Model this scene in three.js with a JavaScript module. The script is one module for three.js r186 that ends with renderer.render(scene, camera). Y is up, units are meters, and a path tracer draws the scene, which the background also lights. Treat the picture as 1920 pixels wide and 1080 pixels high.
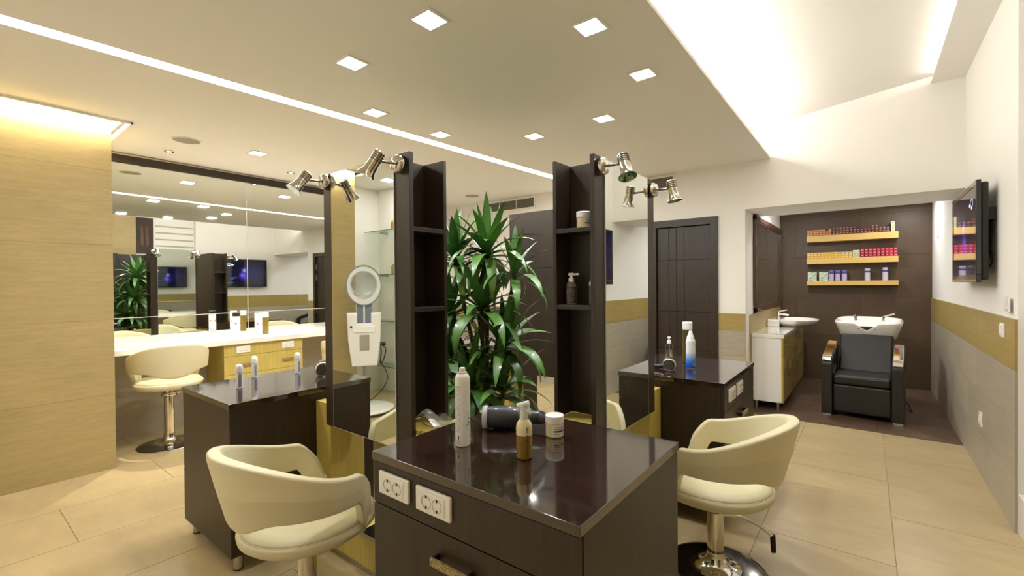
import * as THREE from 'three';
import { RoundedBoxGeometry } from 'three/addons/geometries/RoundedBoxGeometry.js';
import { mergeGeometries } from 'three/addons/utils/BufferGeometryUtils.js';
import { RectAreaLightUniformsLib } from 'three/addons/lights/RectAreaLightUniformsLib.js';

// ---------------------------------------------------------------- camera, exposure, large lights
// World: x to the right, y up, n = depth into the room (three's z is -n). Metres.
RectAreaLightUniformsLib.init();
const scene = new THREE.Scene();
scene.background = new THREE.Color(0x000000);
const camera = new THREE.PerspectiveCamera(64.67, 1920 / 1080, 0.05, 60);
camera.position.set(1.82136, 1.4, 2.18339);
camera.up.set(0.00150828, 0.99992588, -0.01208153);
camera.lookAt(1.82136 - 0.61467741, 1.4 - 0.00860262, 2.18339 - 0.78873169);
const renderer = new THREE.WebGLRenderer({ antialias: true });
renderer.toneMapping = THREE.LinearToneMapping;
renderer.toneMappingExposure = 3.15;
renderer.shadowMap.enabled = true;

const WARM = new THREE.Color().setRGB(1, 0.93, 0.78), COOL = new THREE.Color().setRGB(0.98, 0.99, 1), SOFT = new THREE.Color().setRGB(1, 0.972, 0.92);
const CEIL = 2.679, BACK = 3.186, RIGHT = 2.479, LEFT = -3.75, SOUTH = -3.4;
function areaLight(x, y, n, w, h, target, color, intensity) {
  const l = new THREE.RectAreaLight(color, intensity, w, h);
  l.position.set(x, y, -n); l.lookAt(target[0], target[1], -target[2]);
  l.castShadow = true; scene.add(l); return l;
}
const I_DOWN = 92, I_SLOT = 6, I_COVE = 10, I_PILLAR = 60;
// the light strips hidden in the ceiling coves and the long ceiling slot (their fittings are built below)
const SLOT = { k: 0.0622, x: -1.298, half: 0.055 };           // slot centre line x = x0 + k n
const slotX = n => SLOT.x + SLOT.k * n;
{
  const l = new THREE.RectAreaLight(SOFT, I_SLOT, 0.1, 6.4);
  l.rotation.order = 'YXZ'; l.rotation.set(-Math.PI / 2, -Math.atan(SLOT.k), 0); l.position.set(slotX(-0.1), 2.697, 0.1); l.castShadow = true; scene.add(l);
}
areaLight(0.93, 2.745, -0.1, 6.2, 0.05, [1.35, 2.95, -0.1], SOFT, I_COVE);
areaLight(2.335, 3.135, -0.1, 6.2, 0.03, [2.2, 3.17, -0.1], SOFT, I_COVE * 0.6);
areaLight(-2.70, 2.70, -1.95, 1.4, 0.04, [-2.80, 2.685, -1.95], WARM, I_PILLAR);
areaLight(-3.2, 2.70, -1.245, 0.8, 0.04, [-3.2, 2.685, -1.32], WARM, I_PILLAR);

// ---------------------------------------------------------------- helpers
let seed = 7;
const rnd = () => { seed = (seed * 1664525 + 1013904223) >>> 0; return seed / 4294967296; };
const rr = (a, b) => a + (b - a) * rnd();
const lerp = (a, b, t) => a + (b - a) * t;
const sm = (a, b, x) => { const t = Math.min(1, Math.max(0, (x - a) / (b - a))); return t * t * (3 - 2 * t); };
const used = {};
function numbered(name) { const k = used[name] = (used[name] ?? -1) + 1; return k ? `${name}_${String(k).padStart(3, '0')}` : name; }

function boxUV(g) {
  if (g.index) g = g.toNonIndexed();
  const p = g.attributes.position, nn = g.attributes.normal, uv = new Float32Array(p.count * 2);
  for (let i = 0; i < p.count; i += 3) {
    let ax = 0, ay = 0, az = 0;
    for (let k = 0; k < 3; k++) { ax += Math.abs(nn.getX(i + k)); ay += Math.abs(nn.getY(i + k)); az += Math.abs(nn.getZ(i + k)); }
    for (let k = 0; k < 3; k++) {
      const x = p.getX(i + k), y = p.getY(i + k), z = p.getZ(i + k);
      let u, v;
      if (ax >= ay && ax >= az) { u = z; v = y; } else if (ay >= az) { u = x; v = z; } else { u = x; v = y; }
      uv[(i + k) * 2] = u; uv[(i + k) * 2 + 1] = v;
    }
  }
  g.setAttribute('uv', new THREE.BufferAttribute(uv, 2));
  return g;
}
let O = [0, 0, 0];                                            // base of the thing being built: world x, y, n
// box between world limits, in the frame of the current thing
function B(x0, x1, y0, y1, n0, n1, r = 0.0015) {
  const w = Math.abs(x1 - x0), h = Math.abs(y1 - y0), d = Math.abs(n1 - n0);
  const rad = Math.min(r, w * 0.3, h * 0.3, d * 0.3);
  let g = r > 0 ? new RoundedBoxGeometry(w, h, d, 1, rad) : new THREE.BoxGeometry(w, h, d);
  g.translate((x0 + x1) / 2 - O[0], (y0 + y1) / 2 - O[1], -(n0 + n1) / 2 + O[2]);
  return boxUV(g);
}
function cyl(r0, r1, y0, y1, x = 0, z = 0, seg = 32) { const g = new THREE.CylinderGeometry(r1, r0, y1 - y0, seg); g.translate(x, (y0 + y1) / 2, z); return g; }
function lathe(pts, seg = 40) { return new THREE.LatheGeometry(pts.map(([r, y]) => new THREE.Vector2(r, y)), seg); }
function tube(pts, r, seg = 40, rs = 8, closed = false) { return new THREE.TubeGeometry(new THREE.CatmullRomCurve3(pts.map(p => new THREE.Vector3(...p)), closed), seg, r, rs, closed); }
function rod(a, b, r, seg = 16) {
  const A = new THREE.Vector3(...a), D = new THREE.Vector3(...b).sub(A), g = new THREE.CylinderGeometry(r, r, D.length(), seg);
  g.applyQuaternion(new THREE.Quaternion().setFromUnitVectors(new THREE.Vector3(0, 1, 0), D.clone().normalize())); g.translate(...A.addScaledVector(D, 0.5).toArray()); return g;
}
const merge = gs => mergeGeometries(gs.map(g => { const q = g.index ? g.toNonIndexed() : g; for (const k of Object.keys(q.attributes)) if (!['position', 'normal', 'uv'].includes(k)) q.deleteAttribute(k); return q; }));
function mesh(parent, name, geo, mat, label) {
  const m = new THREE.Mesh(Array.isArray(geo) ? merge(geo) : geo, mat);
  m.name = name; m.castShadow = m.receiveShadow = true; if (label) m.userData.label = label; parent.add(m); return m;
}
function thing(name, label, category, at = [0, 0, 0], group, turn = 0) {
  const o = new THREE.Group(); o.name = numbered(name); o.position.set(at[0], at[1], -at[2]); o.rotation.y = turn; O = at.slice();
  o.userData = { label, category }; if (group) o.userData.group = group; scene.add(o); return o;
}
const local = () => { O = [0, 0, 0]; };
function single(name, geo, mat, label, category, at, group, turn = 0) {
  const m = new THREE.Mesh(Array.isArray(geo) ? merge(geo) : geo, mat); m.name = numbered(name); m.position.set(at[0], at[1], -at[2]); m.rotation.y = turn;
  m.castShadow = m.receiveShadow = true; m.userData = { label, category }; if (group) m.userData.group = group; scene.add(m); return m;
}
function struct(name, geo, mat, at = [0, 0, 0]) {
  const m = new THREE.Mesh(Array.isArray(geo) ? merge(geo) : geo, mat); m.name = numbered(name); m.position.set(at[0], at[1], -at[2]);
  m.castShadow = m.receiveShadow = true; m.userData.kind = 'structure'; scene.add(m); return m;
}
function copy(src, at, turn, label, group) {
  const c = src.clone(); c.name = numbered(src.name.replace(/_\d{3}$/, '')); c.position.set(at[0], at[1], -at[2]); if (turn !== undefined) c.rotation.y = turn;
  c.userData = { ...src.userData }; if (label) c.userData.label = label; if (group) c.userData.group = group; scene.add(c); return c;
}

// ---------------------------------------------------------------- textures
function noiseTex(w, h, fn, srgb = true) {
  const d = new Uint8Array(w * h * 4);
  for (let y = 0; y < h; y++) for (let x = 0; x < w; x++) { const c = fn(x / w, y / h), i = (y * w + x) * 4; d[i] = c[0]; d[i + 1] = c[1]; d[i + 2] = c[2]; d[i + 3] = 255; }
  const t = new THREE.DataTexture(d, w, h); t.wrapS = t.wrapT = THREE.RepeatWrapping; t.magFilter = THREE.LinearFilter; t.minFilter = THREE.LinearMipmapLinearFilter; t.generateMipmaps = true;
  if (srgb) t.colorSpace = THREE.SRGBColorSpace; t.needsUpdate = true; return t;
}
const hash = (x, y, s) => { let h = (x * 374761393 + y * 668265263 + s * 974634777) | 0; h = Math.imul(h ^ (h >>> 13), 1274126177); return ((h ^ (h >>> 16)) >>> 0) / 4294967296; };
function vn(u, v, px, py, s) {                                 // tiling value noise
  const x = u * px, y = v * py, x0 = Math.floor(x), y0 = Math.floor(y), fx = x - x0, fy = y - y0, a = fx * fx * (3 - 2 * fx), b = fy * fy * (3 - 2 * fy);
  const H = (i, j) => hash(((i % px) + px) % px, ((j % py) + py) % py, s);
  return lerp(lerp(H(x0, y0), H(x0 + 1, y0), a), lerp(H(x0, y0 + 1), H(x0 + 1, y0 + 1), a), b);
}
const tone = (rgb, k) => rgb.map(c => Math.max(0, Math.min(255, c * k)));
const wengeTex = noiseTex(512, 512, (u, v) => tone([46, 34, 22], 0.78 + 0.3 * vn(u, v, 96, 5, 1) + 0.22 * vn(u, v, 220, 9, 2) - 0.08 * vn(u, v, 8, 3, 3)));
wengeTex.repeat.set(2, 1);
const wengeTopTex = noiseTex(512, 512, (u, v) => tone([48, 34, 28], 0.82 + 0.2 * vn(u, v, 7, 120, 4) + 0.18 * vn(u, v, 12, 240, 5)));
const limeTex = noiseTex(512, 512, (u, v) => tone([203, 182, 98], 0.93 + 0.07 * vn(u, v, 60, 4, 6) + 0.05 * vn(u, v, 160, 8, 7)));
const floorTex = noiseTex(1024, 1024, (u, v) => tone([194, 173, 130], 0.93 + 0.06 * vn(u, v, 5, 9, 8) + 0.05 * vn(u, v, 17, 40, 9) + 0.025 * vn(u, v, 120, 200, 10)));
floorTex.repeat.set(0.7, 0.7);
const tileTex = (rgb, s) => noiseTex(512, 512, (u, v) => tone(rgb, 0.93 + 0.05 * vn(u, v, 6, 80, s) + 0.05 * vn(u, v, 30, 200, s + 1) + 0.04 * vn(u, v, 4, 4, s + 2)));
const beigeTileTex = tileTex([174, 154, 104], 20), oliveTileTex = tileTex([172, 150, 88], 24), greyTileTex = tileTex([178, 168, 148], 28), brownTileTex = noiseTex(512, 512, (u, v) => tone([90, 71, 52], 0.9 + 0.05 * vn(u, v, 6, 60, 31) + 0.07 * vn(u, v, 40, 6, 32) + 0.08 * vn(u, v, 5, 5, 33)));
const darkFloorTex = noiseTex(512, 512, (u, v) => tone([104, 82, 66], 0.8 + 0.22 * vn(u, v, 8, 40, 41) + 0.16 * vn(u, v, 5, 6, 42)));
const leatherBump = noiseTex(512, 512, (u, v) => { const c = 128 + 70 * (vn(u, v, 90, 90, 51) - 0.5) + 60 * (vn(u, v, 200, 200, 52) - 0.5); return [c, c, c]; }, false); leatherBump.repeat.set(5, 5);
const speckTex = noiseTex(256, 256, (u, v) => { const k = vn(u, v, 110, 110, 61); return k > 0.55 ? [214, 196, 142] : k > 0.35 ? [140, 122, 78] : [70, 58, 40]; }); speckTex.repeat.set(8, 8);
const plasterBump = noiseTex(512, 512, (u, v) => { const c = 128 + 60 * (vn(u, v, 60, 60, 71) - 0.5) + 50 * (vn(u, v, 180, 180, 72) - 0.5); return [c, c, c]; }, false);
const leafTex = noiseTex(64, 256, (u, v) => { const k = Math.abs(u - 0.5) < 0.03 ? 1.25 : 1; return tone([82, 122, 56], k * (0.82 + 0.28 * vn(u, v, 22, 3, 81) + 0.1 * vn(u, v, 4, 12, 82))); });
function canvasTex(w, h, draw) { const c = document.createElement('canvas'); c.width = w; c.height = h; draw(c.getContext('2d'), w, h); const t = new THREE.CanvasTexture(c); t.colorSpace = THREE.SRGBColorSpace; t.magFilter = THREE.LinearFilter; return t; }

// ---------------------------------------------------------------- materials
const std = o => new THREE.MeshStandardMaterial(o), phy = o => new THREE.MeshPhysicalMaterial(o);
const M = {
  white: std({ color: 0xf3f0ea, roughness: 0.85, bumpMap: plasterBump, bumpScale: 0.0006 }),
  ceiling: std({ color: 0xf7f4ee, roughness: 0.9 }),
  wenge: phy({ map: wengeTex, roughness: 0.45, clearcoat: 0.12, clearcoatRoughness: 0.3 }),
  wengeTop: phy({ map: wengeTopTex, roughness: 0.08, ior: 1.75, clearcoat: 0.4, clearcoatRoughness: 0.04 }),
  lime: std({ map: limeTex, roughness: 0.5 }),
  mirror: std({ color: 0xe9ece8, metalness: 1, roughness: 0.015 }),
  edge: std({ color: 0xcfd3cc, roughness: 0.2, metalness: 0.4 }),
  chrome: std({ color: 0xdedcd6, metalness: 1, roughness: 0.07 }),
  steel: std({ color: 0xb9b5a8, metalness: 1, roughness: 0.28 }),
  darkChrome: std({ color: 0x8d8a86, metalness: 1, roughness: 0.12 }),
  leather: phy({ color: 0xe8dfba, roughness: 0.42, bumpMap: leatherBump, bumpScale: 0.0012, clearcoat: 0.15, clearcoatRoughness: 0.4 }),
  black: std({ color: 0x141210, roughness: 0.45 }),
  blackGloss: phy({ color: 0x0d0c0c, roughness: 0.2, clearcoat: 0.8, clearcoatRoughness: 0.08 }),
  blackLeather: phy({ color: 0x1c1716, roughness: 0.42, bumpMap: leatherBump, bumpScale: 0.001, clearcoat: 0.2, clearcoatRoughness: 0.35 }),
  plastic: phy({ color: 0xf4f2ec, roughness: 0.3, clearcoat: 0.3 }),
  greyPlastic: std({ color: 0xbfc1c2, roughness: 0.4 }),
  ceramic: phy({ color: 0xf7f3ec, roughness: 0.12, clearcoat: 1, clearcoatRoughness: 0.05 }),
  stone: phy({ color: 0xf8f3ee, roughness: 0.22, clearcoat: 0.4, clearcoatRoughness: 0.15 }),
  glass: phy({ color: 0xe6f2ec, transmission: 1, thickness: 0, roughness: 0.03, ior: 1.45 }),
  clear: phy({ color: 0xf4f6f4, transmission: 1, thickness: 0, roughness: 0.06, ior: 1.45 }),
  shelfWood: std({ color: 0xd9b468, roughness: 0.5 }),
  speck: std({ map: speckTex, roughness: 0.45, metalness: 0.3 }),
  whiteLam: std({ color: 0xeceae6, roughness: 0.4 }),
  glow: std({ color: 0xffffff, emissive: new THREE.Color().setRGB(1, 0.985, 0.96), emissiveIntensity: 3.2 }),
  slotGlow: std({ color: 0xffffff, emissive: new THREE.Color().setRGB(1, 0.95, 0.84), emissiveIntensity: 2.2 }),
  tinyGlow: std({ color: 0xffffff, emissive: new THREE.Color().setRGB(1, 0.93, 0.8), emissiveIntensity: 2.5 }),
  grille: std({ color: 0x8f8a7d, roughness: 0.6 }),
  speaker: std({ color: 0xa9a191, roughness: 0.8 }),
  cable: std({ color: 0x17130f, roughness: 0.6 }),
  bottleWhite: phy({ color: 0xefefef, roughness: 0.35, clearcoat: 0.3 }),
  gold: std({ color: 0x95803f, roughness: 0.35, metalness: 0.5 }),
  olive: std({ color: 0x5d5322, roughness: 0.35, metalness: 0.3 }),
  dryer: phy({ color: 0x2a2a33, roughness: 0.4, clearcoat: 0.2 }),
  cane: std({ color: 0x7c6a4a, roughness: 0.85 }),
  soil: std({ color: 0x33261b, roughness: 1 }),
  pot: std({ color: 0xcfc7b4, roughness: 0.5 }),
  leaf: phy({ map: leafTex, roughness: 0.42, side: THREE.DoubleSide, clearcoat: 0.1, clearcoatRoughness: 0.4 }),
  leafDark: phy({ map: leafTex, color: 0xd2dfd2, roughness: 0.38, side: THREE.DoubleSide, clearcoat: 0.15, clearcoatRoughness: 0.3 }),
  leafLight: phy({ map: leafTex, color: 0xfdffe6, roughness: 0.4, side: THREE.DoubleSide, clearcoat: 0.2 }),
  frameBrown: phy({ color: 0x4d3323, roughness: 0.35, clearcoat: 0.4 }),
};
const variants = (map, ks, o = {}) => ks.map(k => std({ map, color: new THREE.Color(k, k, k), roughness: 0.45, ...o }));
const floorMats = variants(floorTex, [1, 0.965, 0.985, 0.945], { roughness: 0.32 });
const beigeMats = variants(beigeTileTex, [1, 0.975, 0.955], { roughness: 0.5 }), oliveMats = variants(oliveTileTex, [1, 0.97]), greyMats = variants(greyTileTex, [1, 0.96, 0.93]), brownMats = variants(brownTileTex, [1, 0.94, 0.97]), darkFloorMats = variants(darkFloorTex, [1, 0.93], { roughness: 0.35 });
const groutLight = std({ color: 0xcdbb8f, roughness: 0.9 }), groutGrey = std({ color: 0xa7a08d, roughness: 0.9 }), groutDark = std({ color: 0x3d3027, roughness: 0.9 });

// ---------------------------------------------------------------- room shell
function plate(pts, y0, y1, holes = []) {                      // polygon in (x, n), extruded upwards
  const s = new THREE.Shape(pts.map(p => new THREE.Vector2(...p)));
  for (const h of holes) s.holes.push(new THREE.Path(h.map(p => new THREE.Vector2(...p))));
  const g = new THREE.ExtrudeGeometry(s, { depth: y1 - y0, bevelEnabled: false }); g.rotateX(-Math.PI / 2); g.translate(0, y0, 0); return boxUV(g);
}
local();
// floor: bedding slab with separate tiles in a running bond
const floor = struct('floor', B(LEFT - 0.2, 2.9, -0.1, -0.006, SOUTH - 0.2, BACK, 0), groutLight);
{
  const W = 0.59, L = 1.2, g = 0.0018;
  for (let i = -4, k = 0; i <= 7; i++) for (let j = -3; j <= 5; j++, k++) {
    const x0 = Math.max(LEFT, -1.605 + i * W), x1 = Math.min(2.85, -1.605 + (i + 1) * W);
    const off = (((i % 2) + 2) % 2) ? 0 : 0.6, n0 = Math.max(SOUTH, -1.69 + off + j * L), n1 = Math.min(BACK, -1.69 + off + (j + 1) * L);
    if (x1 - x0 < 0.02 || n1 - n0 < 0.02) continue;
    mesh(floor, 'tile', B(x0 + g, x1 - g, -0.006, 0, n0 + g, n1 - g, 0), floorMats[Math.floor(rnd() * 4)]);
  }
}
const washFloor = struct('floor', B(0.6, 2.7, -0.1, -0.006, BACK, 5.85, 0), groutDark);
for (let i = 0; i < 3; i++) for (let j = 0; j < 5; j++) {
  const x0 = Math.max(0.8, 0.4 + i * 0.75), x1 = Math.min(2.479, 0.4 + (i + 1) * 0.75), n0 = BACK + j * 0.5, n1 = Math.min(5.644, n0 + 0.5);
  mesh(washFloor, 'tile', B(x0 + 0.001, x1 - 0.001, -0.006, 0, n0 + 0.001, n1 - 0.001, 0), darkFloorMats[(i + j) % 2]);
}
// walls of plaster
struct('wall_left', B(LEFT - 0.2, LEFT - 0.012, 0, 3.3, SOUTH - 0.2, BACK + 0.2, 0), M.white);
struct('wall_back', [B(LEFT - 0.2, -0.24, 0, 3.4, BACK, BACK + 0.2, 0), B(-0.24, 0.53, 2.13, 3.4, BACK, BACK + 0.2, 0), B(0.53, 0.8, 0, 3.4, BACK, BACK + 0.2, 0), B(0.8, 2.9, 2.177, 3.4, BACK, BACK + 0.75, 0)], M.white);
struct('wall_right', B(RIGHT, RIGHT + 0.2, 0, 3.4, 1.5, 5.85, 0), M.white);
struct('wall_bay', [B(2.56, 2.8, 0, 3.4, -0.2, 1.5, 0)], M.white);
struct('wall_front', B(LEFT - 0.2, 2.9, 0, 3.4, SOUTH - 0.2, SOUTH, 0), M.white);
const beigeWall = struct('wall_side', B(2.50, 2.8, 0, 3.4, SOUTH - 0.2, 0.45, 0), groutLight);
for (let j = 0; j < 3; j++) for (let i = 0; i < 5; i++) mesh(beigeWall, 'tile', B(2.492, 2.5, j * 1.1 + 0.001, (j + 1) * 1.1 - 0.001, SOUTH + i * 0.77 + 0.001, SOUTH + (i + 1) * 0.77 - 0.001, 0), beigeMats[(i + j) % 3]);
struct('wall_wash', B(0.6, 0.8, 0, 2.6, BACK + 0.2, 5.85, 0), M.white);
// beige tiled pillar that stands in a lit ceiling recess
const pillar = struct('wall_pillar', B(LEFT, -2.785, 0, 2.9, -2.64, -1.31, 0), groutLight);
for (let j = 0; j < 5; j++) {
  for (let i = 0; i < 2; i++) mesh(pillar, 'tile', B(-2.785, -2.781, j * 0.575 + 0.0006, (j + 1) * 0.575 - 0.0006, -2.64 + i * 0.67 + 0.001, -2.64 + (i + 1) * 0.67 - 0.001, 0), beigeMats[(i + 2 * j) % 3]);
  mesh(pillar, 'tile', B(LEFT, -2.786, j * 0.575 + 0.0006, (j + 1) * 0.575 - 0.0006, -1.31, -1.30, 0), beigeMats[j % 3]);
}
// tiled dado: olive band over grey tiles
function dado(parent, axis, at, t, a0, a1, rows, cuts) {
  rows.forEach(([y0, y1, mats], r) => {
    const cs = [a0, ...cuts[r].filter(c => c > a0 && c < a1), a1];
    for (let i = 0; i + 1 < cs.length; i++) {
      const p = cs[i] + 0.001, q = cs[i + 1] - 0.001;
      mesh(parent, 'tile', axis === 'x' ? B(at - t, at, y0 + 0.001, y1 - 0.001, p, q, 0) : B(p, q, y0 + 0.001, y1 - 0.001, at - t, at, 0), mats[(i + r) % mats.length]);
    }
  });
}
const dadoRight = struct('trim', B(RIGHT - 0.004, RIGHT, 0, 1.18, 1.5, 5.644, 0), groutGrey);
dado(dadoRight, 'x', RIGHT - 0.004, 0.008, 1.5, 5.644, [[0, 0.3, greyMats], [0.3, 0.6, greyMats], [0.6, 0.896, greyMats], [0.896, 1.18, oliveMats]], [[2.208, 2.95, 3.7, 4.45, 5.2], [2.208, 2.95, 3.7, 4.45, 5.2], [2.6, 3.35, 4.1, 4.85], [1.56, 2.6, 3.8, 5.0]]);
const dadoBay = struct('trim', B(2.556, 2.56, 0, 1.18, 0.45, 1.5, 0), groutGrey);
dado(dadoBay, 'x', 2.556, 0.008, 0.45, 1.5, [[0, 0.6, greyMats], [0.6, 0.896, greyMats], [0.896, 1.18, oliveMats]], [[1.0], [0.8], [1.1]]);
struct('trim', B(2.48, 2.556, 0.0, 0.22, 0.45, 1.498, 0.004), M.stone);
const dadoBack = struct('trim', [B(LEFT, -0.24, 0, 1.06, BACK - 0.004, BACK, 0), B(0.53, 0.8, 0, 1.06, BACK - 0.004, BACK, 0)], groutGrey);
for (const [a0, a1] of [[LEFT, -0.24], [0.53, 0.8]]) dado(dadoBack, 'n', BACK - 0.004, 0.008, a0, a1, [[0, 0.3, greyMats], [0.3, 0.6, greyMats], [0.6, 0.876, greyMats], [0.876, 1.06, oliveMats]], [[-3, -2.2, -1.4, -0.7], [-3, -2.2, -1.4, -0.7], [-2.6, -1.8, -1], [-2.6, -1.4]]);
// brown tiled back wall of the wash area
const brownWall = struct('wall_brown', B(0.6, 2.7, 0, 2.6, 5.65, 5.85, 0), groutDark);
for (let j = 0; j < 5; j++) for (let i = 0; i < 3; i++) {
  const y0 = j ? 0.08 + (j - 1) * 0.555 + 0.555 - 0.0 : 0, y1 = 0.08 + j * 0.555 + 0.555, xs = j % 2 ? [0.8, 1.0, 1.75, 2.479] : [0.8, 1.35, 2.05, 2.479];
  mesh(brownWall, 'tile', B(xs[i] + 0.001, xs[i + 1] - 0.001, y0 + 0.001, Math.min(2.5, y1) - 0.001, 5.64, 5.65, 0), brownMats[(i + j) % 3]);
}
const washDado = struct('trim', B(0.8, 0.804, 0, 1.04, BACK + 0.2, 5.644, 0), groutGrey);
for (let j = 0; j < 3; j++) for (let i = 0; i < 3; i++) mesh(washDado, 'tile', B(0.804, 0.81, j * 0.347 + 0.001, (j + 1) * 0.347 - 0.001, 3.387 + i * 0.752 + 0.001, 3.387 + (i + 1) * 0.752 - 0.001, 0), beigeMats[(i + j) % 3]);
// ceilings
const sl = n => slotX(n) - SLOT.half, sr = n => slotX(n) + SLOT.half, S0 = SOUTH - 0.2, N0 = BACK + 0.1, XC = 1.038;
struct('ceiling', plate([[sr(S0), S0], [XC, S0], [XC, N0], [sr(N0), N0]], CEIL, CEIL + 0.02), M.ceiling);
struct('ceiling', plate([[LEFT - 0.1, S0], [sl(S0), S0], [sl(N0), N0], [LEFT - 0.1, N0]], CEIL, CEIL + 0.02, [[[LEFT, -2.75], [LEFT, -1.205], [-2.68, -1.205], [-2.68, -2.75]]]), M.ceiling);
struct('ceiling', B(LEFT - 0.2, 0.75, 2.9, 3.0, S0, N0, 0), M.ceiling);
struct('trim', [B(-2.68, -2.665, 2.662, CEIL, -2.75, -1.19, 0.001), B(LEFT, -2.665, 2.662, CEIL, -1.205, -1.19, 0.001)], M.ceiling);
struct('trim', B(0.70, 0.75, CEIL + 0.02, 3.05, S0, N0, 0), M.ceiling);
{
  const s = new THREE.Shape([[0.7, 2.98], [2.5, 3.197], [2.5, 3.3], [0.7, 3.3]].map(p => new THREE.Vector2(...p)));
  const g = new THREE.ExtrudeGeometry(s, { depth: N0 - S0, bevelEnabled: false }); g.translate(0, 0, -N0); struct('ceiling', boxUV(g), M.white);
}
struct('trim', [B(2.263, 2.85, 3.108, 3.124, S0, BACK, 0)], M.white);
struct('ceiling', B(2.47, 2.9, 3.2, 3.3, S0, BACK, 0), M.white);
struct('ceiling', B(0.6, 2.7, 2.384, 2.45, BACK + 0.75, 5.85, 0), M.white);
// slot light and cove strips (glowing fittings)
{
  const k = SLOT.half + 0.02;
  const t = thing('slot_light', 'long thin white light slot running across the ceiling', 'light', [slotX(-0.1), 2.70, -0.1]); local();
  const q = n => slotX(n) - slotX(-0.1);
  mesh(t, 'diffuser', plate([[q(S0) - k, S0 + 0.1], [q(S0) + k, S0 + 0.1], [q(N0) + k, BACK + 0.1], [q(N0) - k, BACK + 0.1]], 0, 0.012), M.slotGlow);
  mesh(t, 'channel', [plate([[q(S0) - k, S0 + 0.1], [q(S0) + k, S0 + 0.1], [q(N0) + k, BACK + 0.1], [q(N0) - k, BACK + 0.1]], 0.012, 0.03)], M.whiteLam);
}
function tubeLight(x, y, n, len, axis, label) {
  const t = thing('strip_light', label, 'light', [x, y, n]); local();
  const h = len / 2, r = 0.012;
  mesh(t, 'tube', axis === 'n' ? rod([0, 0, -h], [0, 0, h], r, 12) : rod([-h, 0, 0], [h, 0, 0], r, 12), M.slotGlow);
  mesh(t, 'fitting', axis === 'n' ? B(-0.02, 0.02, -0.03, -0.013, -h, h) : B(-h, h, -0.03, -0.013, -0.02, 0.02), M.whiteLam);
}
tubeLight(0.905, CEIL + 0.076, -0.1, 6.3, 'n', 'hidden fluorescent strip on top of the dropped ceiling edge');
tubeLight(2.36, 3.154, -0.1, 6.3, 'n', 'hidden fluorescent strip behind the high soffit of the white wall');
tubeLight(-2.70, 2.735, -1.95, 1.4, 'n', 'hidden warm strip in the ceiling recess along the beige pillar face');
tubeLight(-3.2, 2.735, -1.245, 0.8, 'x', 'hidden warm strip in the ceiling recess behind the beige pillar edge');

// ---------------------------------------------------------------- fittings on the shell
// door in the back wall
{
  const d = struct('door_1', B(-0.235, 0.525, 0.0, 0.004, BACK + 0.02, BACK + 0.06, 0), M.wenge);
  mesh(d, 'door_frame', [B(0.45, 0.53, 0, 2.13, BACK - 0.03, BACK + 0.12), B(-0.24, -0.16, 0, 2.13, BACK - 0.03, BACK + 0.12), B(-0.16, 0.45, 2.05, 2.13, BACK - 0.03, BACK + 0.12)], M.wenge);
  const leaf = mesh(d, 'door_leaf', B(-0.158, 0.448, 0.006, 2.046, BACK + 0.022, BACK + 0.06), M.wenge);
  for (const [y0, y1] of [[0.006, 0.62], [0.624, 1.06], [1.064, 1.66], [1.664, 2.046]]) {
    const xs = [-0.158, -0.02, 0.068, 0.156, 0.448];
    for (let i = 0; i < 4; i++) mesh(leaf, 'panel', B(xs[i] + 0.002, xs[i + 1] - 0.002, y0 + 0.002, y1 - 0.002, BACK + 0.012, BACK + 0.022, 0.002), M.wenge);
  }
  for (const y of [1.82, 1.58, 0.85]) { O = [0.44, y, BACK + 0.0]; local(); const g = rod([0.447, y - 0.06, -(BACK + 0.006)], [0.447, y + 0.06, -(BACK + 0.006)], 0.008, 12); mesh(d, 'hinge', g, M.steel, 'bright steel hinge'); }
}
// air vents
function vent(x0, x1, y0, y1, cols, label) {
  const t = thing('air_vent', label, 'vent', [(x0 + x1) / 2, y0, BACK]); const f = 0.022, n0 = BACK - 0.014, n1 = BACK - 0.001;
  mesh(t, 'frame', [B(x0, x1, y0, y0 + f, n0, n1), B(x0, x1, y1 - f, y1, n0, n1), B(x0, x0 + f, y0 + f, y1 - f, n0, n1), B(x1 - f, x1, y0 + f, y1 - f, n0, n1)], M.ceiling);
  mesh(t, 'backing', B(x0 + f, x1 - f, y0 + f, y1 - f, BACK - 0.004, n1, 0), M.black);
  const nl = Math.round((y1 - y0 - 2 * f) / 0.0125);
  for (let i = 0; i < nl; i++) { const y = y0 + f + (i + 0.5) * (y1 - y0 - 2 * f) / nl; mesh(t, 'slat', B(x0 + f, x1 - f, y - 0.003, y + 0.003, n0 + 0.002, BACK - 0.004, 0), M.grille); }
  for (let i = 1; i < cols; i++) { const x = lerp(x0 + f, x1 - f, i / cols); mesh(t, 'mullion', B(x - 0.004, x + 0.004, y0 + f, y1 - f, n0, n0 + 0.004, 0), M.ceiling); }
}
vent(-2.92, -1.92, 2.49, 2.665, 3, 'wide louvred air vent high on the back wall above the plant');
vent(-0.28, 0.06, 2.47, 2.665, 1, 'small louvred air vent above the dark wooden door');

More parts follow.
